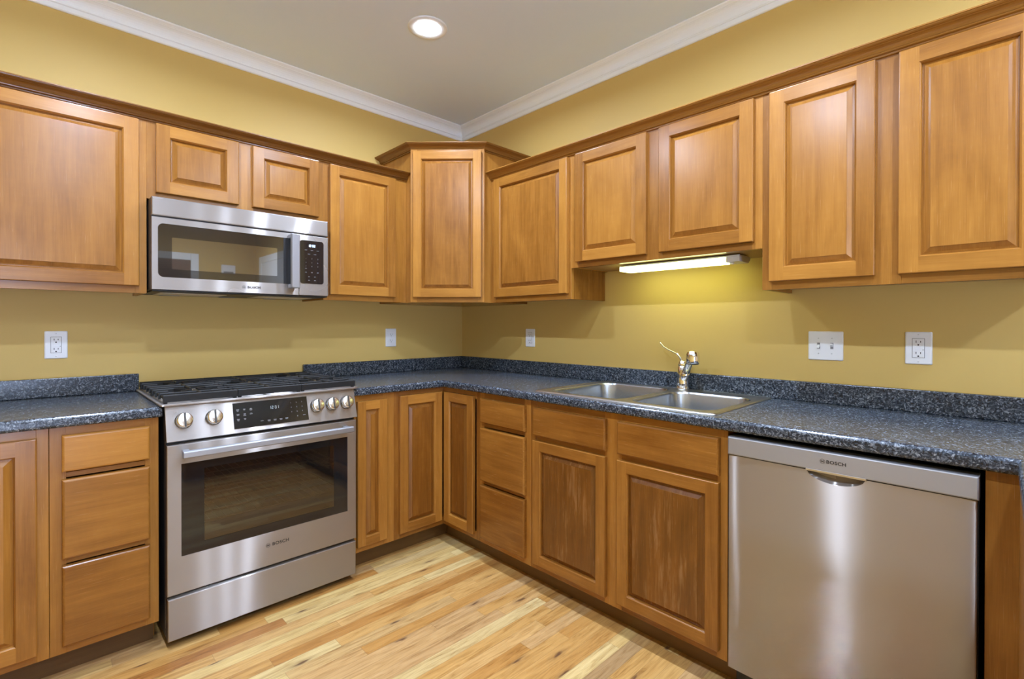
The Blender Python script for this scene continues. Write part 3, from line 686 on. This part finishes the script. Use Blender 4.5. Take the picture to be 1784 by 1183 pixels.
for nm, (cx, cy, hx, hy, r) in (('bowl', bowlL), ('bowl', bowlR)):
    b = MB(); loops = []
    for ins, z, rr in ((0.0, zr, r), (0.002, zr-0.003, r), (0.004, zr-0.010, r), (0.008, zr-0.06, r), (0.014, zr-0.13, r), (0.018, zr-0.155, r), (0.026, zr-0.170, r), (0.040, zr-0.178, r*0.9), (0.075, zr-0.180, r*0.8)):
        loops.append([(x, y, z) for x, y in rrect(cx, cy, hx-ins, hy-ins, max(0.03, rr-ins*0.3), N)])
    b.loft(loops, True, False, True, (0, 1, 0), 0, True)
    bo = b.build(nm, M['sinks'], t)
    MB().lathe([(0.045, 0.0005), (0.044, 0.003), (0.036, 0.003), (0.032, 0.001), (0.0, 0.001)], c=(cx, cy, zr-0.180), seg=28).build('drain', M['chrome'], bo)
# faucet
FX, FY, FZ = -0.064, -1.765, zr
t = thing('faucet', 'chrome single-lever pull-out faucet standing behind the sink divider', 'faucet', (FX, FY, FZ))
MB().lathe([(0.0300, 0.0), (0.0300, 0.010), (0.0285, 0.014), (0.0270, 0.015)], seg=32).build('base_ring', M['chrome'], t)
MB().lathe([(0.0270, 0.0152), (0.0282, 0.022), (0.0275, 0.034), (0.0260, 0.052), (0.0250, 0.070), (0.0245, 0.108), (0.0225, 0.110), (0.0225, 0.1125)], seg=32).build('body', M['chrome'], t)
MB().lathe([(0.0225, 0.1135), (0.023, 0.115), (0.0222, 0.124), (0.0185, 0.133), (0.012, 0.139), (0.004, 0.141)], seg=28).build('cap', M['chrome'], t)
b = MB(); b.tube([(-0.002, 0.002, 0.132), (-0.003, 0.012, 0.152), (-0.004, 0.024, 0.166), (-0.004, 0.045, 0.176), (-0.003, 0.072, 0.186), (-0.002, 0.098, 0.200), (-0.001, 0.114, 0.216), (-0.001, 0.120, 0.225)], [0.010, 0.0075, 0.006, 0.005, 0.0052, 0.0058, 0.0058, 0.004], 12, flat=(0.7, 1.0)); b.build('lever', M['chrome'], t)
sd = Vector((-0.64, -0.77, 0)).normalized()
sp = [Vector((0, 0, 0.040)) + sd*0.004, Vector((0, 0, 0.060)) + sd*0.016, Vector((0, 0, 0.086)) + sd*0.034, Vector((0, 0, 0.112)) + sd*0.054, Vector((0, 0, 0.138)) + sd*0.076, Vector((0, 0, 0.158)) + sd*0.096]
b = MB(); b.tube([sp[0], sp[1], sp[2]], [0.019, 0.0185, 0.018], 20); b.build('spout', M['chrome'], t)
b = MB(); b.tube([sp[2]+(sp[3]-sp[2])*0.04, sp[3], sp[4], sp[5]], [0.0175, 0.0165, 0.0165, 0.0175], 20)
hd = b.build('spray_wand', M['chrome'], t)
hx = Matrix.Translation(sp[5] + sd*0.010 + Vector((0, 0, 0.003))) @ Matrix.Rotation(math.atan2(sd.y, sd.x), 4, 'Z') @ Matrix.Rotation(math.radians(-7), 4, 'Y')
b = MB(hx); b.lathe([(0.0215, -0.0335), (0.0265, -0.0330), (0.0290, -0.0295), (0.0302, -0.016), (0.0305, -0.004), (0.0298, 0.008), (0.0275, 0.0185), (0.0225, 0.0255), (0.013, 0.0295), (0.003, 0.0305)], seg=32); b.build('spray_head', M['chrome'], t)
b = MB(hx); b.lathe([(0.0240, -0.0350), (0.0240, -0.0332)], seg=24); b.build('spray_face', M['black'], hd)

# ------------------------------------------------------------------ tube light under the cabinet
t = thing('under_cabinet_light', 'slim lit tube fixture fixed beneath the wall cabinet over the sink', 'light', (-0.2, -1.51, 1.5115), RROT)
LW = 0.572
b = MB(); b.box(0, LW, -0.0135, 0.105, -0.006, 0.0); 
b.prism([(-0.0125, -0.0062), (-0.0125, -0.0265), (-0.0105, -0.0275), (0.085, -0.0275), (0.103, -0.014), (0.103, -0.0062)], 'x', LW-0.055, LW)
b.build('housing', M['fix'], t, 0.001, 1)
MB().prism([(-0.012, -0.0063), (-0.012, -0.0250), (-0.0095, -0.0268), (0.083, -0.0268), (0.100, -0.013), (0.100, -0.0063)], 'x', 0.001, LW-0.0553).build('diffuser', M['tube'], t)
MB().box(LW-0.052, LW-0.036, 0.018, 0.030, -0.034, -0.0277).build('switch', M['white'], t, 0.001)

# ------------------------------------------------------------------ wall plates
def plate(name, label, cat, loc, rz, w_, h_, kind):
    t = thing(name, label, cat, loc, rz)
    b = MB(); lo = [[(x, -d, z) for x, z in rrect(0, 0, w_/2-i, h_/2-i, 0.004, 3)] for i, d in ((0, 0.0006), (0, 0.003), (0.002, 0.0055), (0.004, 0.0062))]
    b.loft(lo, True, True, True); b.build('cover_plate', M['white'], t)
    def screw(x, z):
        sc = MB().lathe([(0.0030, 0.0062), (0.0030, 0.0070), (0.0022, 0.0074)], c=(x, 0, z), axis='-y', seg=12); so = sc.build('screw', M['white'], t)
        MB().box(x-0.0022, x+0.0022, -0.0077, -0.0074, z-0.0004, z+0.0004).build('slot', M['slot'], so)
    def slots(par, x, z, y):
        for sx, hh in ((-0.0063, 0.0040), (0.0063, 0.0032)):
            MB().box(x+sx-0.0011, x+sx+0.0011, y-0.0004, y, z+0.003-hh, z+0.003+hh).build('slot', M['slot'], par)
        MB().lathe([(0.0027, 0), (0.0027, 0.0004)], c=(x, y, z-0.0085), axis='-y', seg=14).build('ground_hole', M['slot'], par)
    if kind == 'decora':
        MB().box(-0.0178, 0.0178, -0.0067, -0.0062, -0.0348, 0.0348).build('opening', M['lgrey'], t)
        r = MB().box(-0.0165, 0.0165, -0.0085, -0.0062, -0.0335, 0.0335).build('receptacle', M['white'], t, 0.001)
        for z in (0.020, -0.020): slots(r, 0, z, -0.0085)
        for z in (0.0035, -0.0035): MB().box(-0.008, 0.008, -0.0094, -0.0085, z-0.0028, z+0.0028).build('button', M['white'], r, 0.0004)
        MB().lathe([(0.0013, 0), (0.0013, 0.0004)], c=(0.0132, -0.0085, -0.006), axis='-y', seg=10).build('indicator', M['slot'], r)
        screw(0, 0.0485); screw(0, -0.0485)
    elif kind == 'duplex':
        for z in (0.0195, -0.0195):
            b = MB(); lp_ = [[(x, -d, z+zz) for x, zz in rrect(0, 0, 0.0172, 0.0142, 0.009, 5)] for d in (0.0062, 0.0078)]
            b.loft(lp_, True, True, True); r = b.build('receptacle', M['white'], t); slots(r, 0, z, -0.0078)
        screw(0, 0)
    else:
        for x in (-0.023, 0.023):
            r = MB().box(x-0.0052, x+0.0052, -0.0068, -0.0062, -0.0122, 0.0122).build('toggle_opening', M['lgrey'], t)
            up = 1 if x > 0 else -1
            b = MB(); b.prism([(-0.0062, -0.0045), (-0.0062, 0.0045), (-0.0165, up*0.0070+0.0025), (-0.0165, up*0.0070-0.0025)], 'x', x-0.0042, x+0.0042); b.build('toggle', M['white'], t, 0.0006)
            screw(x, 0.030); screw(x, -0.030)
    return t
plate('wall_outlet', 'white outlet above the short counter beside the range', 'outlet', (-2.2075, 0, 1.136), 0, 0.074, 0.118, 'decora')
plate('wall_outlet', 'white outlet above the counter under the wall cabinet between microwave and corner', 'outlet', (-0.5935, 0, 1.139), 0, 0.077, 0.118, 'duplex')
plate('wall_outlet', 'white outlet on the sink wall nearest the room corner', 'outlet', (0, -0.7026, 1.141), RROT, 0.080, 0.114, 'decora')
plate('light_switch', 'white double toggle switch plate between the faucet and the last outlet', 'switch', (0, -2.336, 1.142), RROT, 0.121, 0.115, 'toggle')
plate('wall_outlet', 'white outlet on the sink wall above the dishwasher, past the switch plate', 'outlet', (0, -2.6245, 1.1427), RROT, 0.076, 0.116, 'decora')

# ------------------------------------------------------------------ range
XR = -1.5425
t = thing('gas_range', 'stainless slide-in gas range with black grates and oven window', 'range', (XR, 0, 0))
HX = (1, 0, 0)
FYR = -0.667
b = MB()     # shell around the oven cavity
b.box(-0.376, -0.345, -0.622, -0.03, 0.035, 0.905); b.box(0.345, 0.376, -0.622, -0.03, 0.035, 0.905)
b.box(-0.345, 0.345, -0.622, -0.03, 0.035, 0.30); b.box(-0.345, 0.345, -0.622, -0.03, 0.72, 0.905); b.box(-0.345, 0.345, -0.07, -0.03, 0.30, 0.72)
b.build('body', M['side'], t, 0.002, 1)
b = MB(); y0, y1 = -0.620, -0.075
for q in ((-0.3445, 0.3445, y1-.004, y1, 0.301, 0.719), (-0.3445, -0.340, y0, y1, 0.301, 0.719), (0.340, 0.3445, y0, y1, 0.301, 0.719), (-0.340, 0.340, y0, y1, 0.301, 0.305), (-0.340, 0.340, y0, y1, 0.715, 0.719)): b.box(*q)
b.build('oven_cavity', M['cavity'], t)
for zz in (0.43, 0.56):
    b = MB()
    for xx in (-0.325, 0.325): b.tube([(xx, -0.60, zz), (xx, -0.10, zz)], 0.0032, 8)
    for k in range(5): yy = -0.60 + k*0.125; b.tube([(-0.33, yy, zz), (0.33, yy, zz)], 0.0032, 8)
    for k in range(22): xx = -0.31 + k*0.62/21; b.tube([(xx, -0.60, zz+0.003), (xx, -0.10, zz+0.003)], 0.0016, 6)
    b.build('oven_rack', M['alu'], t)
def frame_plate(b, x0, x1, z0, z1, wx0, wx1, wz0, wz1, yf, yb, r=0.003, g=HX, wr=0.0):
    def lp(a0, a1, c0, c1, y): return [(a0, y, c0), (a1, y, c0), (a1, y, c1), (a0, y, c1)]
    b.loft([lp(wx0, wx1, wz0, wz1, yb), lp(x0, x1, z0, z1, yb), lp(x0, x1, z0, z1, yf+r), lp(x0+r*.3, x1-r*.3, z0+r*.3, z1-r*.3, yf+r*.3), lp(x0+r, x1-r, z0+r, z1-r, yf), lp(wx0, wx1, wz0, wz1, yf), lp(wx0, wx1, wz0, wz1, yb)], True, False, False, g)
b = MB(); frame_plate(b, -0.3765, 0.3765, 0.2015, 0.7690, -0.331, 0.3325, 0.3415, 0.6940, FYR, -0.626)
dr = b.build('oven_door', M['steel'], t)
b = MB(); yb = FYR+0.0012
def lp(x0, x1, z0, z1, y): return [(x0, y, z0), (x1, y, z0), (x1, y, z1), (x0, y, z1)]
b.loft([lp(-0.3305, 0.332, 0.342, 0.6935, yb), lp(-0.255, 0.268, 0.380, 0.664, yb), lp(-0.255, 0.268, 0.380, 0.664, yb+0.004), lp(-0.3305, 0.332, 0.342, 0.6935, yb+0.004)], True)
b.build('window_border', M['bglass'], dr)
MB().box(-0.2545, 0.2675, yb+0.0005, yb+0.0035, 0.3805, 0.6635).build('window_glass', M['oglass'], dr)
b = MB(); fr = [(-0.022, -0.727), (-0.0205, -0.7325)]
hp = [(-0.742, 0.728), (-0.742, 0.748), (-0.738, 0.7515), (-0.722, 0.7515), (-0.718, 0.748), (-0.718, 0.728), (-0.722, 0.7245), (-0.738, 0.7245)]
b.prism([(y+0.012, z) for y, z in hp], 'x', -0.335, 0.335, HX); hnd = b.build('handle', M['satin'], dr, 0.002, 2)
for sx in (-1, 1): MB().box(sx*0.318-0.011, sx*0.318+0.011, -0.707, FYR-0.0003, 0.729, 0.748, HX).build('handle_post', M['satin'], hnd, 0.002)
L1 = front_xf(0, FYR-0.0002, 0)
text('lettering', 'BOSCH', 0.0185, M['text'], dr, front_xf(0.030, FYR-0.0003, 0.2885), 'CENTER', 0.00045, 1.12)
emblem('emblem', 0.0088, M['text'], dr, front_xf(-0.0215, FYR-0.0002, 0.2885))
b = MB(); b.loft([lp(-0.3745, 0.3745, 0.031, 0.1885, -0.626), lp(-0.3745, 0.3745, 0.031, 0.1885, FYR+0.003), lp(-0.3735, 0.3735, 0.032, 0.1875, FYR+0.001), lp(-0.3715, 0.3715, 0.034, 0.1855, FYR)], True, True, True, HX)
b.build('storage_drawer', M['steel'], t)
MB().box(-0.372, 0.372, -0.640, -0.6225, 0.186, 0.204).build('drawer_gap', M['black'], t)
MB().box(-0.372, 0.372, -0.640, -0.6225, 0.770, 0.790).build('door_gap', M['black'], t)
for sx in (-1, 1):
    for yy in (-0.59, -0.08):
        MB().lathe([(0.018, 0.0), (0.018, 0.012), (0.010, 0.014), (0.010, 0.036)], c=(sx*0.33, yy, 0.0), seg=16).build('foot', M['black'], t)
# sloped control panel
PB, PT = Vector((0, -0.674, 0.783)), Vector((0, -0.636, 0.9135))
b = MB(); b.prism([(-0.60, 0.783), (PB.y, PB.z), (PT.y, PT.z), (-0.60, 0.9135)], 'x', -0.3785, 0.3785, HX); cp = b.build('control_panel', M['steel'], t, 0.0015, 2)
sl = (PT-PB).normalized(); nrm = Vector((0, -sl.z, sl.y)); PL = (PT-PB).length
CX = Matrix(((1, 0, 0, 0), (0, sl.y, nrm.y, PB.y), (0, sl.z, nrm.z, PB.z), (0, 0, 0, 1)))     # x, up the slope, outward
b = MB(CX); b.box(-0.150, 0.150, 0.0175, PL-0.0135, 0.0, 0.0022); dp = b.build('display_panel', M['bglass'], t, 0.0006, 1)
digits('clock_digits', '12:31', 0.0125, M['digitdim'], dp, CX @ Matrix.Translation((0.010, PL*0.66, 0.0023)))
b = MB(CX)
for i, xx in enumerate((-0.133, -0.108, -0.083)):
    for j in range(3 if i < 2 else 2):
        zz = PL*(0.70-0.145*j)
        for k in range(2 if (i+j) % 2 else 3): wd = 0.0055 - 0.001*((k+i) % 3); b.box(xx-wd, xx+wd, zz-0.0035*k-0.0008, zz-0.0035*k+0.0008, 0.0022, 0.0024)
for i, xx in enumerate((-0.044, -0.016, 0.008, 0.032, 0.056)):
    zz = PL*0.27
    for k in range(1 if i == 0 else 2): b.box(xx-0.006+0.001*k, xx+0.006-0.001*k, zz-0.004*k, zz-0.004*k+0.0017, 0.0022, 0.0024)
b.box(0.126, 0.137, PL*0.30, PL*0.30+0.0018, 0.0022, 0.0024)
b.build('legend_marks', M['lgrey'], dp)
for i, ch in enumerate('1234567890'):
    xx = 0.079 + 0.0235*(i % 3) if i < 9 else 0.1025; zz = PL*(0.74 - 0.148*(i//3))
    text('legend_digit', ch, 0.0065, M['lgrey'], dp, CX @ Matrix.Translation((xx, zz, 0.0023)))
# knobs
for kx in (-0.320, -0.2185, 0.1925, 0.2625, 0.3325):
    kz = PL*0.555
    kb = MB(CX @ Matrix.Translation((kx, kz, 0))); kb.lathe([(0.029, 0.0), (0.029, 0.004), (0.0255, 0.005), (0.0275, 0.008), (0.0275, 0.022), (0.0262, 0.0255), (0.022, 0.0275), (0.004, 0.028)], seg=40)
    ko = kb.build('knob', M['knob'], t)
    kb = MB(CX @ Matrix.Translation((kx, kz, 0))); kb.box(-0.0032, 0.0032, -0.0265, 0.0265, 0.0275, 0.0305); kb.build('pointer', M['side'], ko, 0.001)
    kb = MB(CX @ Matrix.Translation((kx, kz, 0))); kb.lathe([(0.0300, 0.0), (0.0300, 0.003)], seg=40); kb.build('skirt', M['black'], ko)
    kb = MB(CX @ Matrix.Translation((kx-0.023, kz+0.036, 0)));
    for q in ((-0.005, 0.005, -0.004, -0.0033), (-0.005, 0.005, 0.0033, 0.004), (-0.005, -0.0043, -0.0033, 0.0033), (0.0043, 0.005, -0.0033, 0.0033)): kb.box(*q, 0.0, 0.0002)
    kb.build('burner_mark', M['mark'], cp)
# cooktop
b = MB()
lo = [[(x, y, z) for x, y in rrect(0, -0.3385, 0.395+i, 0.3145+i, 0.012, 4)] for i, z in ((-0.004, 0.9150), (0, 0.9165), (0, 0.9215), (-0.002, 0.9230), (-0.012, 0.9230), (-0.016, 0.9200))]
b.loft(lo, True, True, True, HX); b.build('cooktop', M['steel'], t)
burn = [(-0.255, -0.475, 0.046), (-0.255, -0.185, 0.038), (0.0, -0.335, 0.055), (0.255, -0.475, 0.042), (0.255, -0.185, 0.046)]
for bx, by, br in burn:
    bo = MB().lathe([(br+0.016, 0.9202), (br+0.014, 0.927), (br+0.004, 0.930), (br+0.002, 0.938), (br-0.004, 0.9385)], c=(bx, by, 0), seg=30).build('burner', M['alu'], t)
    MB().lathe([(br-0.002, 0.9382), (br, 0.940), (br-0.002, 0.945), (br-0.010, 0.9475), (0.002, 0.948)], c=(bx, by, 0), seg=30).build('burner_cap', M['enamel'], bo)
def grate(x0, x1, blist):
    b = MB(); zt, zb = 0.957, 0.942; ya, yb_ = -0.634, -0.045; bw = 0.0050
    def bar(p, q, wd=bw, z0=zb, z1=zt):
        p, q = Vector(p), Vector(q); d = (q-p).normalized(); n_ = Vector((-d.y, d.x))*wd
        pts = [p+n_, q+n_, q-n_, p-n_]; top = [p+n_*.6, q+n_*.6, q-n_*.6, p-n_*.6]
        b.loft([[(v.x, v.y, z0) for v in pts], [(v.x, v.y, z1-.003) for v in pts], [(v.x, v.y, z1) for v in top]], True, True, True)
    bar((x0, ya), (x1, ya), .007, 0.929); bar((x0, yb_), (x1, yb_), .007, 0.935)
    sides = [x0+.006, x1-.006]
    for sx in sides: bar((sx, ya), (sx, yb_), .0055, zb, zt-.006)
    xm = (x0+x1)/2; n_ = 7
    for k in range(1, n_+1):
        yy = ya + (yb_-ya)*k/(n_+1)
        near = [(abs(by-yy), r) for (bx, by, r) in blist if abs(by-yy) < r+0.022]
        if near:
            d_, r = min(near); g = math.sqrt(max(0.0, (r+0.024)**2 - d_*d_))*0.92 + 0.024
            g = min(g, (x1-x0)/2 - 0.030)
            bar((x0, yy), (xm-g, yy)); bar((xm+g, yy), (x1, yy))
        else: bar((x0, yy), (x1, yy))
        for sx in (x0, x1):      # turned-down tines along the sides
            e = 0.0055 if sx == x0 else -0.0055
            b.box(sx-.004, sx+.004, yy-.0045, yy+.0045, 0.934, zt-.002)
    yy = ya
    for a, c in sorted([(by-0.022-0.014, by+0.022+0.014) for (bx, by, r) in blist]):
        bar((xm, yy), (xm, a)); yy = c
    bar((xm, yy), (xm, yb_))
    for (bx, by, r) in blist:    # fingers pointing at the burner
        for ang in (45, 135, 225, 315):
            ca, sa = math.cos(math.radians(ang)), math.sin(math.radians(ang))
            bar((xm+ca*0.026, by+sa*0.026), (xm+ca*(r+0.030), by+sa*(r+0.030)), .0045)
    for xx in (x0+.008, x1-.008):
        for yy in (ya+.006, (ya+yb_)/2, yb_-.006): b.box(xx-.006, xx+.006, yy-.006, yy+.006, 0.9235, zb+.001)
    return b.build('grate', M['iron'], t)
grate(-0.383, -0.130, [burn[0], burn[1]]); grate(-0.1275, 0.1275, [burn[2]]); grate(0.130, 0.383, [burn[3], burn[4]])

# ------------------------------------------------------------------ microwave
XM, ZM0, ZM1 = -1.5495, 1.369, 1.7575
t = thing('microwave', 'stainless over-the-range microwave hung beneath the short wall cabinet', 'microwave', (XM, 0, 0))
FM = -0.375
MB().box(-0.3745, 0.3745, -0.352, -0.004, ZM0+0.002, ZM1-0.001).build('body', M['side'], t, 0.002, 1)
def slabf(x0, x1, z0, z1, yf, yb, r=0.004):
    b = MB(); b.loft([lp(x0, x1, z0, z1, yb), lp(x0, x1, z0, z1, yf+r), lp(x0+r*.3, x1-r*.3, z0+r*.3, z1-r*.3, yf+r*.3), lp(x0+r, x1-r, z0+r, z1-r, yf)], True, True, True, HX); return b
slabf(-0.3735, 0.3735, 1.6805, ZM1, FM, -0.3525).build('vent_strip', M['steel'], t)
MB().box(-0.371, 0.371, -0.362, -0.3525, 1.6735, 1.6805).build('vent_gap', M['black'], t)
XD = 0.2235
def rl(cx, cz, hx, hz, r, y, n=6): return [(x, y, z) for x, z in rrect(cx, cz, hx, hz, r, n)]
# door: steel frame round a window with rounded corners
def holed(x0, x1, z0, z1, hole, yf, yb):
    cx, cz, hx, hz, r = hole; n = 6
    inner = rrect(cx, cz, hx, hz, r, n); cnt = len(inner)
    outer = []
    for k, (sx, sz) in enumerate(((1, 1), (-1, 1), (-1, -1), (1, -1))):
        X, Z_ = (x1 if sx > 0 else x0), (z1 if sz > 0 else z0)
        for i in range(n+1):
            px, pz = inner[k*(n+1)+i]; m_ = n/2
            if (k in (0, 2)): q = (X, pz) if i < m_ else ((px, Z_) if i > m_ else (X, Z_))
            else: q = (px, Z_) if i < m_ else ((X, pz) if i > m_ else (X, Z_))
            outer.append(q)
    b = MB()
    b.loft([[(x, yb, z) for x, z in inner], [(x, yb, z) for x, z in outer], [(x, yf, z) for x, z in outer], [(x, yf, z) for x, z in inner], [(x, yb, z) for x, z in inner]], True, False, False, HX)
    return b
win = ((-0.3525+0.190)/2, 1.5360, (0.190+0.3525)/2, 0.1125, 0.020)
md = holed(-0.3735, XD, 1.3715, 1.6735, win, FM, -0.3525).build('microwave_door', M['steel'], t)
b = MB(); yw = FM+0.0010
iw = (-0.0905, 1.526, 0.213, 0.0675, 0.004)
b.loft([rl(*win, yw), rl(*iw, yw), rl(*iw, yw+.004), rl(*win, yw+.004)], True); b.build('window_border', M['mborder'], md)
b = MB(); b.loft([rl(*iw, yw+.0005), rl(*iw, yw+.004)], True, True, True); b.build('window_glass', M['mglass'], md)
b = MB(); b.prism([(0.170, -0.428), (0.174, -0.4325), (0.207, -0.4325), (0.211, -0.428), (0.211, -0.413), (0.170, -0.413)], 'z', 1.4030, 1.6650, (0, 0, 1)); mh = b.build('handle', M['satin'], md, 0.002)
for zz in (1.4120, 1.6560): MB().box(0.172, 0.205, -0.413, FM-.0003, zz-.009, zz+.009).build('handle_post', M['satin'], mh, 0.002)
MB().box(0.1515, 0.190, FM-0.0008, FM+0.001, 1.4245, 1.6475).build('door_edge_strip', M['black'], md)
text('lettering', 'BOSCH', 0.0150, M['text'], md, front_xf(0.018, FM-.0003, 1.3975), 'CENTER', 0.0006, 1.12)
emblem('emblem', 0.0080, M['text'], md, front_xf(-0.0255, FM-.0002, 1.3975))
cpw = (0.2895, 1.5395, 0.0595, 0.1085, 0.012)
b = slabf(XD+.0025, 0.3735, 1.3715, 1.6735, FM, -0.3525, 0.002); mc = b.build('control_column', M['steel'], t)
b = MB(); b.loft([rl(*cpw, FM-.0012), rl(*cpw, FM-.0002)], True, True, True); b.build('control_glass', M['bglass'], mc)
digits('clock_digits', '12:32', 0.0115, M['digit'], mc, front_xf(0.2890, FM-.0014, 1.6225))
b = MB(front_xf(0.2890, FM-.0013, 0))
for row, (zz, xs) in enumerate(((1.5995, (-0.030, 0, 0.030)), (1.5800, (-0.015, 0.015)))):
    for xx in xs: b.box(xx-0.006, xx+0.006, zz-0.0009, zz+0.0009, 0, 0.0002)
for zz, xs in ((1.507, (-0.030,)), (1.488, (-0.030, 0.0, 0.030)), (1.466, (-0.015, 0.015)), (1.448, (-0.015, 0.015))):
    for xx in xs: b.box(xx-0.0045, xx+0.0045, zz-0.0016, zz-0.0004, 0, 0.0002); b.box(xx-0.0035, xx+0.0035, zz+0.0006, zz+0.0018, 0, 0.0002)
b.build('legend_marks', M['lgrey'], mc)
for i, ch in enumerate('123456789'):
    text('legend_digit', ch, 0.0075, M['lgrey'], mc, front_xf(0.2890 + (-0.030, 0, 0.030)[i % 3], FM-.0013, 1.557-0.0195*(i//3)))
b = MB(); b.box(-0.372, 0.372, -0.366, -0.352, ZM0-0.004, 1.3705); b.box(-0.368, 0.368, -0.352, -0.02, ZM0-0.006, ZM0+0.0015); ug = b.build('underside', M['black'], t, 0.001, 1)
for x0, x1 in ((-0.33, -0.07), (0.07, 0.33)):
    b = MB(); b.box(x0, x1, -0.27, -0.08, ZM0-0.0075, ZM0-0.0062); b.build('filter', M['alu'], ug)
for x0, x1 in ((-0.30, -0.22), (-0.05, 0.02), (0.16, 0.22)):
    MB().box(x0, x1, -0.058, -0.040, ZM0-0.0085, ZM0-0.0062).build('filter_tab', M['lgrey'], ug)

# ------------------------------------------------------------------ dishwasher
YD = -2.5115
t = thing('dishwasher', 'stainless dishwasher with a pocket handle built in beneath the counter', 'dishwasher', (0, YD, 0), RROT)
MB().box(-0.2985, 0.2985, -0.590, -0.012, 0.0995, 0.858).build('tub', M['black'], t)
b = MB(); b.box(-0.298, 0.298, -0.56, -0.545, 0.002, 0.0985); b.build('kick_panel', M['black'], t, 0.001, 1)
FD = -0.628; ZDT = 0.7985
hx0, hx1, hd_ = -0.0700, 0.0740, 0.030
def pocket(x):
    u_ = (x-(hx0+hx1)/2)/((hx1-hx0)/2); return ZDT - hd_*max(0.0, 1-u_*u_)**0.55
b = MB()
n_ = 24; xs = [hx0 + (hx1-hx0)*i/n_ for i in range(n_+1)]
poly = [(-0.2998, 0.0990), (0.2970, 0.0990), (0.2970, ZDT)] + [(x, pocket(x)) for x in reversed(xs)] + [(-0.2998, ZDT)]
def row(y, i):   # outline pulled in by i on the outer sides
    r_ = []
    for x, z in poly:
        r_.append((min(max(x, -0.2998+i), 0.2970-i), y, max(z, 0.0990+i)))
    return r_
# front sheet in vertical strips (slightly bowed), side returns
cols = [-0.2998, -0.2985, -0.296, -0.25, -0.2, -0.15, -0.11] + xs + [0.11, 0.15, 0.2, 0.25, 0.2932, 0.2957, 0.2970]
def fy_(x):
    e = min(x+0.2998, 0.2970-x)
    edge = 0.0015*max(0.0, 1-e/0.003)**2
    return FD + edge - 0.004*(1-(x/0.3)**2)
top = []; bot = []
for x in cols:
    zt = pocket(x) if hx0 < x < hx1 else ZDT
    top.append((x, fy_(x), zt)); bot.append((x, fy_(x), 0.0990))
mid = [(x, y, 0.60) for x, y, z in bot]
b.loft([[(x, -0.5905, 0.0990) for x, y, z in bot], bot, mid, top], False, False, False, HX, 0, False)
b.add([(-0.2998, -0.5905, 0.099), bot[0], mid[0], top[0], (-0.2998, -0.5905, ZDT)], [(0, 1, 2, 3, 4)], (0, 1, 0)); b.add([(0.2970, -0.5905, 0.099), bot[-1], mid[-1], top[-1], (0.2970, -0.5905, ZDT)], [(0, 1, 2, 3, 4)], (0, 1, 0))
for p in range(len(b.sm)): b.sm[p] = p < 3*(len(cols)-1)
dw = b.build('door_panel', M['steelw'], t)
b = MB(); loops = []
for k, (dy, sc) in enumerate(((0.0, 1.0), (0.006, 0.95), (0.016, 0.82), (0.024, 0.6), (0.028, 0.3))):
    loops.append([(((hx0+hx1)/2) + (x-(hx0+hx1)/2)*(0.6+0.4*sc), fy_(x)+dy, ZDT - (ZDT-pocket(x))*sc) for x in xs])
b.loft(loops, False, False, False, HX, 0, True)
b.add([(hx0*0.7, FD+0.030, ZDT+0.001), (hx1*0.7, FD+0.030, ZDT+0.001), (hx1, FD-0.004, ZDT+0.001), (hx0, FD-0.004, ZDT+0.001)], [(0, 1, 2, 3)], HX)
b.build('handle_pocket', M['steel'], dw)
b = MB(); S0 = -0.634
b.loft([[(x, -0.5905, z) for x, z in ((-0.3008, 0.8005), (0.3010, 0.8005), (0.3010, 0.8590), (-0.3008, 0.8590))]] + [[(x, y, z) for x, z in ((-0.3008+i, 0.8005+i), (0.3010-i, 0.8005+i), (0.3010-i, 0.8590-i), (-0.3008+i, 0.8590-i))] for i, y in ((0, S0+.004), (0.0012, S0+.0012), (0.004, S0))], True, True, True, HX)
st_ = b.build('control_strip', M['satin'], t)
MB().box(hx0-0.002, hx1+0.002, S0-0.0008, S0+0.006, 0.7970, 0.8035, HX).build('handle_lip', M['alu'], st_, 0.001)
text('lettering', 'BOSCH', 0.0130, M['text'], st_, front_xf(0.0050, S0-.0002, 0.8310), 'CENTER', 0.00035, 1.12)
emblem('emblem', 0.0068, M['text'], st_, front_xf(-0.0290, S0-.0002, 0.8310))
